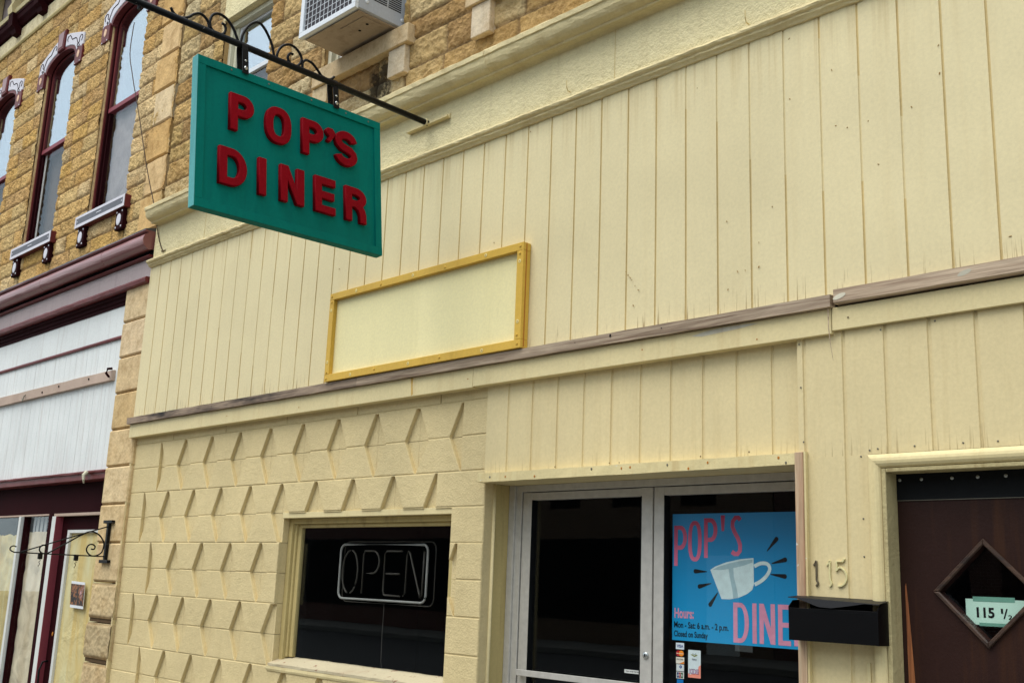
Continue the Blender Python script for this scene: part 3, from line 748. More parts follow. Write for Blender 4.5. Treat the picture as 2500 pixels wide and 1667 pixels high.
# door leaf with a diamond opening
leaf = MB(); x0, x1, z0, z1 = 6.563, 7.451, .16, 2.039
dia = [(CX - HD, CZ), (CX, CZ - HD), (CX + HD, CZ), (CX, CZ + HD)]
outer = [(x0, CZ), (x0, z0), (CX, z0), (x1, z0), (x1, CZ), (x1, z1), (CX, z1), (x0, z1)]
for poly in ([outer[0], outer[1], outer[2], dia[1], dia[0]], [outer[2], outer[3], outer[4], dia[2], dia[1]], [outer[4], outer[5], outer[6], dia[3], dia[2]], [outer[6], outer[7], outer[0], dia[0], dia[3]]):
    leaf.v += [(p[0], DY, p[1]) for p in poly]; i = len(leaf.v) - len(poly); leaf.f.append(tuple(i + k for k in range(len(poly))))
for k in range(4):
    a, b = dia[k], dia[(k + 1) % 4]; leaf.quad((a[0], DY, a[1]), (b[0], DY, b[1]), (b[0], DY + .04, b[1]), (a[0], DY + .04, a[1]))
leaf.build('leaf', M['brown'], SDr)
dm = MB()
for k in range(4):
    ang = PI / 2 * k
    ca, sa = math.cos(ang), math.sin(ang)
    o1, i1 = HD + .024, HD + .001
    P = [(-o1, 0), (0, -o1), (0, -i1), (-i1, 0)]
    P = [(CX + ca * a - sa * b, CZ + sa * a + ca * b) for a, b in P]
    dm.prism(P, DY - .014, DY - .0005, .004)
dm.build('diamond_moulding', M['brownf'], SDr)
MB().box(CX - .19, CX + .19, DY + .026, DY + .030, CZ - .19, CZ + .19).build('pane', M['glassd'], SDr)
MB().box(6.564, 7.450, DY - .004, DY - .0008, 1.934, 2.0385).build('rubber_flap', M['rubber'], SDr)
MB().box(6.564, 7.450, DY - .0052, DY - .0042, 1.933, 1.9355).build('flap_edge', M['screw'], SDr)
for sx in (6.57 + .008, 6.668, 6.791, 6.89, 6.995, 7.1, 7.2, 7.31, 7.42):
    s_ = MB(); s_.disc(sx, DY - .004, 2.016, .0068, .004, 12); s_.build('screw', M['steel'], SDr, smooth=True)
MB().prism([(6.5795, .16), (6.612, .16), (6.606, 1.25), (6.592, 1.52), (6.585, 1.612), (6.581, 1.60)], DY - .0016, DY - .0002).build('split', M['orangewood'], SDr)
MB().box(6.448, 6.464, -.004, .0035, 1.20, 1.302).build('metal_tab', M['trim'], D, bevel=.001)

# nail heads, rust marks and paint specks on the siding and trim
nl = [(5.015, 2.125), (5.208, 2.119), (5.263, 2.121), (5.486, 2.122), (5.607, 2.099), (5.714, 2.121), (4.28, 2.115), (4.40, 2.112), (4.62, 2.105), (6.117, 2.1), (6.081, 2.123)]
for i, (nx, nz) in enumerate(nl):
    s_ = MB(); s_.disc(nx, -.0222, nz, .0045 if i % 2 else .0055, .0015, 10, rz=.0065); s_.build('nail', M['rust'] if i % 3 else M['screw'], D)
for (nx, nz) in ((4.716, 2.155), (5.087, 2.156), (5.151, 2.155), (5.638, 2.159), (5.9, 2.165)):
    s_ = MB(); s_.disc(nx, .0295, nz, .0035, .0012, 8); s_.build('nail', M['mortard'], D)
for (nx, nz) in ((6.178, 2.615), (6.182, 2.424), (6.190, 2.187), (6.489, 2.134), (6.524, 2.138), (6.678, 2.14), (6.450, 2.111), (6.784, 2.631), (6.555, 2.627), (6.87, 2.14), (7.0, 2.138), (6.452, 1.86), (6.45, 1.71)):
    s_ = MB(); s_.disc(nx, .0018, nz, .0038, .002, 10); s_.build('nail', M['screw'], D)
for (nx, nz) in ((4.903, 2.782), (5.141, 2.787), (5.462, 2.781), (1.2, 2.775), (.6, 2.77)):
    s_ = MB(); s_.disc(nx, -.0458, nz, .006 if nx == 5.141 else .003, .001, 10, rz=.009 if nx == 5.141 else .003); s_.build('knot', M['dark'], D)
for (nx, nz) in ((6.424, 2.695), (5.327, 2.695), (4.06, 2.685), (2.35, 2.67), (1.4, 2.69), (5.98, 2.66)):
    s_ = MB(); s_.disc(nx, -.0212, nz, .004, .001, 8); s_.build('nail', M['rust'] if nx < 6.3 else M['mortard'], D)
sp = MB()
for (nx, nz) in [(6.161, 4.077), (6.372, 3.848), (6.384, 3.577), (6.438, 3.553), (6.731, 3.561), (6.857, 3.799), (6.856, 3.673), (6.575, 3.346), (6.536, 3.555), (5.283, 3.011), (5.201, 3.12), (5.261, 3.036), (5.815, 2.923), (5.982, 3.002), (5.984, 3.119), (5.91, 2.999), (5.811, 3.257), (6.057, 3.275), (7.094, 2.918), (5.641, 3.993), (5.215, 3.10), (5.228, 3.085), (5.24, 3.07)] + [(rb.uniform(0, 7), rb.uniform(2.9, 4.1)) for _ in range(9)]:
    a = rb.uniform(0, PI); L = rb.uniform(.002, .006); wv = rb.uniform(.001, .0022)
    ux, uz = math.cos(a) * L, math.sin(a) * L; vx, vz = -math.sin(a) * wv, math.cos(a) * wv
    sp.prism([(nx - ux - vx, nz - uz - vz), (nx + ux - vx, nz + uz - vz), (nx + ux + vx, nz + uz + vz), (nx - ux + vx, nz - uz + vz)], -.0035, -.0018)
no_ = sp.build('paint_nicks', flat('ochre_paint_nick', (150, 118, 66), .8), D)
# rust run and putty patches on the fascia
MB().prism([(3.542, 2.745), (3.566, 2.745), (3.562, 2.70), (3.568, 2.645), (3.556, 2.634), (3.550, 2.70)], -.0208, -.0203).build('rust_run', paint('rust_run_stain', (198, 158, 84), 0.7, .1), D)
MB().prism([(5.62, 2.722), (5.70, 2.734), (5.80, 2.741), (5.93, 2.738), (5.99, 2.733), (5.88, 2.722), (5.78, 2.718), (5.68, 2.713)], -.0218, -.0213).build('putty_patch', M['chipp2'], D)
for (cx_, cz_, aa, bb) in ((6.40, 2.785, .03, .011), (6.93, 2.793, .028, .010)):
    MB().prism([(cx_ + aa * math.cos(t * PI / 6) , cz_ + bb * math.sin(t * PI / 6) + .25 * aa * math.cos(t * PI / 6)) for t in range(12)], -.0468, -.0463).build('putty_patch', M['chipp2'], D)
# splinter hanging off the batten
MB().tube([(6.338, -.03, 2.75), (6.34, -.034, 2.66), (6.346, -.03, 2.58), (6.35, -.02, 2.52)], .0025, 5, .0008).build('splinter', M['batten2'], D)

# --- upper stone storey of the diner building ---
pal_m = [(196, 158, 98), (190, 148, 88), (204, 170, 112), (184, 146, 92), (212, 188, 140), (178, 140, 90), (200, 166, 104), (206, 178, 126)]
cm_ = [4.52, 4.70, 4.915, 5.125, 5.275, 5.485, 5.69, 5.895, 6.105, 6.30, 6.50, 6.70, 6.90, 7.10, 7.30, 7.50, 7.70]
MWIN = (0.615, 1.385, 4.98, 6.46); AWIN = (2.20, 3.15, 5.16, 6.46); BWIN = (3.95, 5.1, 5.16, 6.46)
stone_wall('stone_wall', -0.185, 9.6, cm_, 0.060, 0.014, 41, [MWIN, AWIN, (4.02, 5.1, 5.35, 6.46)], pal_m, M['stoneM'], D, .30, .78, .020, .012)
MB().box(-.185, 9.6, .28, .30, 4.5, 7.7).build('back_wall', M['dark'], D)
colored(MB().box(-.19, 9.6, .05, .50, 7.70, 7.9).build('parapet', M['smooth'], D), lambda p: (196, 168, 118))
# sills and corbels
def sblock(name, x0, x1, y0, z0, z1, parent, rgb=(196, 170, 128), y1=.08, bev=.006):
    m = MB(); nx = max(1, int((x1 - x0) / .05))
    for k in range(nx):
        pass
    m.box(x0, x1, y0, y1, z0, z1); o = m.build(name, M['smooth'], parent, bevel=bev)
    return colored(o, lambda p: rgb)
sblock('window_sill', 2.16, 3.285, -.020, 5.085, 5.222, D)
sblock('sill_corbel', 3.062, 3.240, .0, 4.882, 5.083, D, (204, 184, 150)); sblock('sill_corbel', 2.15, 2.34, .0, 4.94, 5.083, D, (200, 176, 134))
sblock('window_sill', 3.86, 5.15, -.020, 5.10, 5.235, D); sblock('sill_corbel', 3.905, 4.075, .0, 4.880, 5.098, D, (206, 186, 152)); sblock('sill_corbel', 4.92, 5.09, .0, 4.88, 5.098, D)
sblock('window_sill', .54, 1.46, -.020, 4.93, 5.02, D)
# upper windows of the diner building
def sash_window(x0, x1, z0, zmeet, z1, parent, mats, y=.12, lint=None):
    o = bpy.data.objects.new('window', None); COL.objects.link(o); o.parent = parent; o.location = Vector(((x0 + x1) / 2, y, z0)) - parent_base(parent)
    fr = M[mats[0]]
    f = MB(); f.box(x0, x0 + .045, y - .02, y + .06, z0, z1); f.box(x1 - .03, x1, y - .02, y + .06, z0, z1); f.box(x0 + .0455, x1 - .0305, y - .019, y + .06, z1 - .05, z1)
    f.box(x0 + .046, x0 + .085, y + .012, y + .06, z0, z1 - .051)
    f.build('frame', fr, o, bevel=.003)
    f = MB(); xa, xb = x0 + .086, x1 - .031
    f.box(xa, xa + .03, y + .03, y + .055, z0, z1 - .051); f.box(xb - .022, xb, y + .03, y + .055, z0, z1 - .051); f.box(xa + .0305, xb - .0225, y + .031, y + .055, z1 - .075, z1 - .0515)
    f.box(xa + .0305, xb - .0225, y + .028, y + .056, zmeet - .02, zmeet + .02)
    f.build('sash', M[mats[1]], o, bevel=.002)
    MB().box(xa + .02, xb - .015, y + .042, y + .046, zmeet, z1 - .06).build('pane', M['glassu'], o)
    MB().box(xa + .02, xb - .015, y + .047, y + .050, z0, zmeet).build('pane', M['glassu2'], o)
    MB().box(xa, xb, y + .09, y + .095, z0, z1).build('curtain', M[mats[2]], o)
    return o
def jambs(x0, x1, z0, z1):
    for a, b_ in ((x0 - .05, x0 + .003), (x1 - .003, x1 + .05)):
        colored(MB().box(a, b_, .058, .16, z0, z1).build('stone_jamb', M['smooth'], D), lambda p: [(186, 152, 98), (170, 136, 86), (196, 164, 110)][int(p.z / .2) % 3])
jambs(.615, 1.385, 4.95, 6.24); jambs(2.20, 3.15, 5.2, 6.46); jambs(4.02, 5.10, 5.3, 6.46)
mw = sash_window(.615, 1.385, 5.02, 5.70, 6.235, D, ('winframe', 'plast', 'curtaind'), .115)
MB().box(.60, 1.50, .035, .12, 6.237, 6.50).build('lintel', M['stucco'], mw, bevel=.004)
aw = sash_window(2.20, 3.15, 5.225, 5.86, 6.46, D, ('winframe', 'plast', 'curtainw'), .10)
bw = sash_window(4.02, 5.10, 5.35, 5.86, 6.46, D, ('winframe', 'plast', 'curtainw'), .10)

# interior of the diner (keeps the glass dark)
def room(x0, x1, y0, y1, z0, z1, parent, mat):
    r = MB()
    r.box(x0, x1, y1, y1 + .05, z0, z1); r.box(x0 - .05, x0, y0, y1 + .05, z0, z1); r.box(x1, x1 + .05, y0, y1 + .05, z0, z1)
    r.box(x0 - .05, x1 + .05, y0, y1 + .05, z1, z1 + .05); r.box(x0 - .05, x1 + .05, y0, y1 + .05, z0 - .05, z0)
    return r.build('interior', mat, parent)
room(-.1, 7.5, .30, 3.2, .14, 3.0, D, M['room'])
MB().box(XL, 2.15, .12, .30, .14, 4.5).box(3.905, 4.10, .12, .30, .14, 4.5).box(2.15, 3.905, .173, .30, .14, .96).box(2.15, 3.905, .173, .30, 1.93, 4.5).box(4.10, 9.6, .30, .32, 2.10, 4.5).box(6.301, 6.54, .05, .30, .14, 2.10).box(7.475, 9.6, .05, .30, .14, 2.10).build('inner_wall', M['dark'], D)

# ============================================================ NEIGHBOURING BUILDING
NB = thing('stone_building', 'yellow limestone building at the left with maroon trimmed arched windows and white boarded shopfront', 'building', (-3.0, .1, 0))
YS = 0.060
pal_l = [(206, 168, 102), (198, 158, 92), (214, 184, 128), (192, 154, 96), (208, 176, 114), (202, 162, 90)]
cl = [4.20 + .1745 * k for k in range(22)]
WC = [-1.435, -3.155, -4.875, -6.595]
holes = [(c - .425, c + .425, 4.99, 7.09) for c in WC]
stone_wall('stone_wall', -8.5, -0.225, cl, YS, 0.014, 77, holes, pal_l, M['stoneL'], NB, .24, .62, .017, .010, arch=[(c, 7.085, .425, .19) for c in WC])
# dressed quoins at the end of the wall
def stone_block(mb, x0, x1, y0, z0, z1, ch=.010, y1=.2):
    mb.prism([(x0, z0), (x1, z0), (x1, z1), (x0, z1)], y0, y1, ch)
q = MB()
for k in range(11):
    z1 = 8.03 - .3495 * k; z0 = z1 - .338
    if z0 < 4.45: break
    stone_block(q, -.655 if k % 2 else -.60, -.235, YS - .022, z0, z1, .014)
qo = q.build('quoins', M['smooth'], NB)
rq = random.Random(4)
colored(qo, lambda p: [(212, 176, 122), (206, 166, 106), (216, 188, 142), (202, 160, 98)][int((8.03 - p.z + .004) / .3495) % 4])
MB().box(-.2345, -.186, YS + .022, .12, 4.45, 8.03).build('joint', M['mortard'], NB)
# lower pilaster of dressed blocks
zt = 4.02
cols = [(206, 178, 132), (212, 184, 140), (204, 174, 126), (198, 166, 114), (208, 178, 128), (212, 184, 136), (206, 176, 126), (204, 176, 128), (196, 170, 124), (190, 166, 122), (186, 160, 116)]
for k in range(12):
    z1 = zt - .3235 * k; z0 = max(.14, z1 - .3235 + .010)
    if z1 < .2: break
    rough = k >= 8
    xr, xl = -.158 + rq.uniform(-.006, .006), -.635 + rq.uniform(-.012, .012)
    if not rough:
        m = MB(); stone_block(m, xl, -.168 if k < 4 else xr, .0065, z0, z1, .013)
        o = m.build('pilaster_block', M['smooth'], NB)
        colored(o, lambda p, c=cols[k % 11]: c)
    else:
        z0 += .022
        stone_wall('pilaster_block', xl, xr, [z0, z1 - .004], .016, .012, 90 + k, [], [cols[k % 11]] * 2, M['smooth'], NB, 2, 3, .010, .02)
        m = MB(); m.box(xl + .004, xr - .004, .019, .2, z0 + .004, z1 - .008); o = m.build('pilaster_block', M['smooth'], NB); colored(o, lambda p, c=cols[k % 11]: c)
    mj = MB(); mj.box(-.625, -.174, .024, .2, z0 - (.032 if rough else .0095), z0 + .001); mj.build('joint', M['mortard'] if rough else M['mortar'], NB)
# sheet metal cornice over the shopfront
roll = [(.10, 4.462), (-.090, 4.466), (-.098, 4.458)]
roll += [(-.022 - .088 * math.cos(math.radians(a)), 4.372 + .082 * math.sin(math.radians(a))) for a in range(66, -84, -12)]
roll += [(-.012, 4.300), (.10, 4.338)]
for (xa, xb) in ((-8.5, -2.452), (-2.448, -1.02), (-1.016, -.175)):
    MB().extx(roll, xa, xb, .2, .0012, int(-xa * 9)).build('cornice', M['roll'], NB, smooth=False)
MB().extx([(.06, 4.463), (-.088, 4.4675), (-.088, 4.480), (.06, 4.520)], -8.5, -.19, .15, .002, 51).build('flashing', M['flashing'], NB)
MB().box(-8.5, -.18, .012, .099, 4.262, 4.330).build('dark_band', M['dark'], NB)
MB().extx([(.1, 4.272 - .014), (-.030, 4.268 - .014), (-.034, 4.245), (-.018, 4.236), (.1, 4.234)], -8.5, -.185, .15, .001, 52).build('upper_moulding', M['maroon'], NB)
MB().extx([(.1, 4.233), (.004, 4.233), (.002, 4.060), (.1, 4.060)], -8.5, -.19, .15, .0012, 53).build('fascia', M['mauve'], NB)
MB().extx([(.1, 4.059), (-.030, 4.056), (-.036, 4.040), (-.030, 4.012), (-.010, 4.004), (.1, 4.003)], -8.5, -.20, .1, .0022, 54).build('moulding', M['maroon'], NB)
MB().extx([(.1, 4.002), (.020, 4.002), (.018, 3.972), (.040, 3.966), (.040, 3.935), (.052, 3.930), (.052, 3.895), (.1, 3.895)], -8.5, -.60, .3, .001, 55).build('lower_moulding', M['maroon_d'], NB)
MB().box(-.60, -.19, .02, .1, 3.99, 4.003).build('joint', M['mortard'], NB)
# white boards
MB().box(-8.5, -.60, .060, .11, 3.60, 3.900).build('white_board', M['white'], NB)
MB().extx([(.0595, 3.614), (.046, 3.610), (.042, 3.598), (.046, 3.585), (.0595, 3.582)], -8.5, -.605, .3, .0008, 56).build('rail', M['maroon'], NB)
bb = [(-8.5, .064)]; k = 0
x = -8.4
while x < -.68:
    gd = .004 if k % 2 else .010
    bb += [(x - .004, .064), (x, .064 + gd), (x + .004, .064)]; x += .124; k += 1
bb += [(-.6, .064), (-.6, .11), (-8.5, .11)]
MB().extz(bb, 2.395, 3.5995).build('beadboard', M['white'], NB)
MB().extx([(.0635, 3.204), (.030, 3.206), (.028, 3.296), (.0635, 3.300)], -8.5, -.79, .2, .002, 57).build('batten', M['palepink'], NB)
for bx_ in (-2.82, -2.35, -1.95, -1.27, -.84):
    MB().disc(bx_, .029, 3.25 + .012 * math.sin(bx_ * 9), .010, .008, 8).build('bolt_hole', M['dark'], NB)
MB().tube([(-.80, .03, 3.31), (-.80, -.01, 3.30), (-.80, -.02, 3.26), (-.81, .01, 3.235)], .012, 7).build('hook', M['maroon_d'], NB)
MB().tube([(-2.79, .03, 3.26), (-2.78, .01, 3.24), (-2.77, .0, 3.20), (-2.80, .01, 3.19), (-2.82, .01, 3.22)], .006, 6).build('hook', M['screw'], NB)
# ledge, header
MB().extx([(.12, 2.394), (.004, 2.392), (.002, 2.384), (.004, 2.372), (.020, 2.368), (.020, 2.318), (.035, 2.312), (.12, 2.310)], -8.5, -.64, .12, .0018, 58).build('ledge', M['maroon'], NB)
MB().tube([(-.99, .0, 2.38), (-.985, -.03, 2.35), (-.975, -.03, 2.31), (-.985, -.02, 2.28)], .022, 7, .006).build('broken_lamp_stub', M['winframe'], NB)
MB().box(-8.5, -.60, .120, .20, 2.036, 2.312).build('header', M['maroon_d'], NB)
# shopfront
MB().box(-8.5, -1.965, .112, .15, 2.020, 2.0355).build('window_head_trim', M['palepink'], NB, bevel=.002)
MB().box(-1.872, -.60, .112, .168, 2.010, 2.0355).build('door_head_trim', M['palepink'], NB, bevel=.002)
MB().box(-1.962, -1.874, .100, .20, .14, 2.0355).build('post', M['maroon_d'], NB, bevel=.002)
MB().box(-1.8735, -1.787, .098, .17, .14, 2.0095).build('post_stripe', M['whitetrim'], NB, bevel=.002)
MB().box(-1.7865, -1.7785, .099, .172, .14, 2.0095).build('post_side', M['crimson'], NB)
MB().box(-1.7780, -1.632, .168, .24, .14, 2.0095).build('door_stile', M['maroon_d'], NB, bevel=.002)
MB().box(-1.6315, -.60, .168, .24, 1.885, 2.0095).build('transom', M['maroon_d'], NB, bevel=.002)
PD = bpy.data.objects.new('papered_door', None); COL.objects.link(PD); PD.parent = NB; PD.location = Vector((-1.1, .17, .14)) - NB.location
f = MB(); f.box(-1.6312, -1.582, .160, .22, .14, 1.884); f.box(-1.5815, -.60, .160, .22, 1.856, 1.884); f.build('frame', M['whitetrim'], PD, bevel=.002)
MB().tube([(-1.72, .166, .70), (-1.72, .12, .69), (-1.73, .10, .62), (-1.72, .10, .50), (-1.71, .12, .42), (-1.71, .166, .41)], .009, 8).build('handle', M['iron'], PD, smooth=True)
MB().disc(-1.69, .1675, .94, .012, .006, 10, rz=.02).build('lock', M['rust'], PD)
def wrinkled(name, x0, x1, z0, z1, y, mat, parent, seed, amp=.02, ragged=0.0, top=None):
    nx, nz = 60, 90; xs = np.linspace(x0, x1, nx); zs = np.linspace(z0, z1, nz); X, Z = np.meshgrid(xs, zs)
    u = X * 1.6 + Z * .9; v = Z * 1.1 - X * 1.2
    Y = y - amp * (np.abs(vnoise(u, v, 2.2, seed, 3) - .5) * 2.2 + .5 * np.abs(vnoise(X, Z * .6, 5, seed + 9, 3) - .5))
    if ragged: Z = Z + (Z > z1 - 1e-6) * (vnoise(X, X * 0, 9, seed + 4, 3) - .5) * ragged
    me = bpy.data.meshes.new(name); idx = np.arange(nx * nz).reshape(nz, nx)
    F = np.stack([idx[:-1, :-1], idx[:-1, 1:], idx[1:, 1:], idx[1:, :-1]], -1).reshape(-1, 4)
    me.from_pydata(np.stack([X.ravel(), Y.ravel(), Z.ravel()], -1).tolist(), [], F.tolist()); me.update()
    for p in me.polygons: p.use_smooth = True
    return put(name, me, mat, parent)
def paper_mat(name, a, b_):
    m, n, b = new_mat(name); g = noise(n, pos(n, (5, 5, .8)), 1.0, 3, 0.5, .4)
    r = ramp(n, [(0.36, lin(*a)), (0.62, lin(*b_))]); n.links.new(g.outputs[0], r.inputs[0]); n.links.new(r.outputs[0], b.inputs['Base Color']); b.inputs['Roughness'].default_value = .8
    v = noise(n, pos(n, (4, 4, 4)), 1.0, 3, .5, 1.2); bump(n, b, v.outputs[0], .6, .03); return m
M['paper'] = paper_mat('brown_paper', (206, 190, 156), (226, 214, 182)); M['paper2'] = paper_mat('yellowed_paper', (200, 172, 96), (216, 204, 146))
M['varn'] = paper_mat('yellowed_covering', (198, 172, 104), (206, 200, 156))
MB().box(-1.5812, -.60, .184, .19, .14, 1.856).build('covering', M['varn'], PD)
SW = bpy.data.objects.new('shop_window', None); COL.objects.link(SW); SW.parent = NB; SW.location = Vector((-3.0, .15, .4)) - NB.location
MB().box(-2.662, -2.612, .085, .14, .30, 2.019).build('mullion', M['whitetrim'], SW, bevel=.002)
MB().box(-2.6115, -2.596, .118, .20, .30, 2.019).build('mullion_shadow_strip', M['maroon_d'], SW)
MB().box(-8.5, -2.663, .150, .154, .30, 2.019).build('pane', M['glassd'], SW); MB().box(-2.595, -1.963, .150, .154, .30, 2.019).build('pane', M['glassd'], SW)
MB().box(-8.5, -1.963, .085, .2, .14, .30).build('bulkhead', M['maroon_d'], SW)
cur = MB()
for k in range(8): cur.box(-2.56 + k * .048, -2.53 + k * .048, .20 + .01 * (k % 2), .204 + .01 * (k % 2), 1.5, 2.02)
cur.build('curtain', M['curtainw'], SW)
pp1 = wrinkled('paper_covering', -2.595, -1.963, .32, 1.872, .190, M['paper'], None, 5, .028, .02)
pp1['label'] = 'wrinkled brown paper covering the narrow shop window beside the maroon post'; pp1['category'] = 'paper covering'; pp1['group'] = 'paper sheets inside the shop window'
pp2 = wrinkled('paper_covering', -4.2, -2.663, .32, 1.850, .200, M['paper2'], None, 9, .045, .07)
pp2['label'] = 'yellowed paper sheet with a torn top edge left of the white mullion'; pp2['category'] = 'paper covering'; pp2['group'] = 'paper sheets inside the shop window'
room(-8.4, -.30, .30, 3.2, .14, 3.0, NB, M['room'])
room(-8.4, -.30, .35, 3.2, 4.9, 8.0, NB, M['room'])
MB().box(-8.5, -.60, .2, .30, 2.04, 4.9).box(-8.5, -.235, .2, .35, 7.3, 8.0).box(-.6, -.19, .201, .30, .14, 4.9).build('inner_wall', M['dark'], NB)

# arched windows
def arched(c, label=None):
    o = bpy.data.objects.new('arched_window', None); COL.objects.link(o); o.parent = NB; o.location = Vector((c, .12, 5.0)) - NB.location
    zs, zc = 7.09, .185          # spring and rise
    def arcpts(hx, hz, z=zs, n=14): return [(c + hx * math.cos(PI * k / n), z + hz * math.sin(PI * k / n)) for k in range(n + 1)]
    # stone jamb returns
    j = MB(); j.box(c - .46, c - .424, .0615, .14, 4.99, 7.12); j.box(c + .424, c + .46, .0615, .14, 4.99, 7.12)
    jo = j.build('jamb', M['smooth'], o); colored(jo, lambda p: [(232, 200, 142), (226, 192, 134), (236, 206, 150)][int(p.z / .1745) % 3])
    # hood: drops, arc segments, keystone
    hd = MB()
    for s in (-1, 1):
        seg = [(c + s * (.425 + .0 * k), 0) for k in range(1)]
        inn = [(c + s * .425 * math.cos(a), zs + .03 + .155 * math.sin(a)) for a in [PI / 2 * t / 8 for t in range(0, 7)]]
        out = [(c + s * .605, zs + .05), (c + s * .61, zs + .19), (c + s * .45, zs + .245), (c + s * .30, zs + .29), (c + s * .18, zs + .325), (c + s * .10, zs + .335)]
        inn.append((c + s * .10, zs + .182))
        hd.prism(inn + out[::-1], .030, .09, .006)
    ho = hd.build('hood', M['hood'], o)
    # maroon soffit under the hood (front edge and underside)
    sf = MB(); n = 16
    A = [(c + .424 * math.cos(PI * k / n), zs + .025 + .158 * math.sin(PI * k / n)) for k in range(n + 1)]
    B = [(c + .395 * math.cos(PI * k / n), zs + .0 + .150 * math.sin(PI * k / n)) for k in range(n + 1)]
    for k in range(n):
        sf.prism([A[k], A[k + 1], B[k + 1], B[k]], .036, .17)
    sf.build('soffit', M['maroon'], o)
    for s in (-1, 1):
        d = MB(); x0, x1 = sorted((c + s * .425, c + s * .615)); d.box(x0, x1, .026, .12, zs - .155, zs + .048); d.build('hood_drop', M['maroon'], o, bevel=.006)
        dd = MB(); dd.disc((x0 + x1) / 2, .026, zs - .045, .032, .006, 16, rz=.045); dd.build('rosette', M['pink'], o)
        dts = MB()
        for (ux, uz) in ((-.06, .055), (.06, .055), (-.06, -.125), (.06, -.125)): dts.disc((x0 + x1) / 2 + ux, .026, zs - .02 + uz, .009, .004, 8)
        dts.build('studs', M['hood'], o)
    ks = MB(); ks.prism([(c - .085, zs + .165), (c + .085, zs + .165), (c + .105, zs + .40), (c - .105, zs + .40)], .012, .09, .008); ks.build('keystone', M['maroon'], o)
    kf = MB(); kf.prism([(c - .055, zs + .20), (c + .055, zs + .20), (c + .075, zs + .385), (c - .075, zs + .385)], .008, .0118); kf.build('keystone_panel', M['roll'], o)
    # scroll painted in relief on each arc segment
    for s in (-1, 1):
        sc_ = MB(); pts = []
        base_ = [(.56, .10), (.58, .15), (.54, .18), (.50, .155), (.505, .115), (.47, .10), (.44, .14), (.40, .19), (.34, .205), (.29, .21), (.25, .25), (.21, .285), (.165, .28), (.15, .25), (.165, .225)]
        sc_.tube([(c + s * a, .0285, zs + b) for a, b in smooth_pts(base_, 3)], .0048, 6)
        sc_.tube([(c + s * a, .0275, zs + b) for a, b in smooth_pts([(.47, .10), (.455, .08), (.465, .058), (.49, .05), (.515, .065), (.50, .08)], 3)], .0045, 6)
        sc_.build('scroll', M['maroon_d'], o, smooth=True)
    # frame (outer casing), inner bead, sashes
    def ring(hx0, hz0, hx1, hz1, y0, y1, zb, mat, nm, z=zs):
        r = MB(); a = [(c + hx0, zb)] + arcpts(hx0, hz0, z) + [(c - hx0, zb)]; b = [(c + hx1, zb)] + arcpts(hx1, hz1, z) + [(c - hx1, zb)]
        for k in range(len(a) - 1): r.prism([a[k], a[k + 1], b[k + 1], b[k]], y0, y1)
        return r.build(nm, mat, o)
    ring(.4235, .175, .398, .158, .082, .20, 5.0, M['maroon'], 'casing')
    ring(.3975, .158, .378, .142, .098, .21, 5.0, M['maroon_d'], 'frame')
    ring(.3775, .142, .348, .118, .108, .205, 6.15, M['maroon'], 'upper_sash')
    f = MB(); f.box(c - .3775, c - .350, .118, .215, 5.0, 6.12); f.box(c + .350, c + .3775, .118, .215, 5.0, 6.12); f.box(c - .3495, c + .3495, .118, .215, 5.0, 5.06)
    f.build('lower_sash', M['maroon_d'], o, bevel=.003)
    f = MB(); f.box(c - .3772, c + .3772, .104, .215, 6.115, 6.165); f.build('meeting_rail', M['crimson'], o, bevel=.004)
    p = MB(); pl = [(c + .355, 6.16)] + arcpts(.355, .122) + [(c - .355, 6.16)]; p.prism(pl, .122, .126); p.build('pane', M['glassu'], o)
    MB().box(c - .355, c + .355, .130, .134, 5.05, 6.13).build('pane', M['glassu2'], o)
    if c > -2:
        cu = wrinkled('curtain', c - .355, c + .355, 5.03, 6.15, .19, M['curtain'], None, 3, .02); cu.parent = o; cu.location = cu.location - parent_base(o)
    else:
        cu = MB(); cu.box(c - .345, c - .30, .145, .15, 5.03, 6.13); cu.build('curtain', M['curtainw'], o); MB().box(c - .355, c + .355, .22, .225, 5.0, 6.15).build('shade', M['curtaind'], o)
    # sill with slate inlay and two brackets
    s1 = MB(); s1.box(c - .545, c + .555, -.012, .09, 4.868, 4.992); s1.build('sill', M['maroon'], o, bevel=.004)
    s2 = MB()
    for (a, b_, z0, z1) in ((-.545, .555, 4.965, 4.990), (-.545, .555, 4.870, 4.900), (-.545, -.515, 4.9005, 4.9645), (.525, .555, 4.9005, 4.9645)): s2.box(c + a, c + b_, -.017, -.0125, z0, z1)
    s2.build('sill_border', M['hood'], o); s3 = MB(); s3.box(c - .5145, c + .5245, -.016, -.0125, 4.901, 4.964); s3.build('sill_inlay', M['slate'], o)
    s4 = MB(); s4.box(c - .05, c + .06, -.019, -.0162, 4.93, 4.938); s4.disc(c - .49, -.016, 4.932, .008, .003, 8); s4.disc(c + .50, -.016, 4.932, .008, .003, 8); s4.build('sill_marks', M['hood'], o)
    for s in (-1, 1):
        bx = c + (.44 if s > 0 else -.425); b5 = MB(); b5.box(bx - .08, bx + .08, .006, .09, 4.665, 4.866); b5.build('bracket', M['maroon_d'], o, bevel=.005)
        b6 = MB(); b6.disc(bx - .006, .006, 4.765, .045, .006, 18, rz=.058); b6.build('rosette', M['hood'], o)
        b7 = MB()
        for (ux, uz) in ((-.055, .075), (.055, .075), (-.055, -.075), (.055, -.075)): b7.disc(bx + ux, .006, 4.765 + uz, .010, .005, 8)
        b7.build('studs', M['hood'], o)
    return o
for c in WC: arched(c)
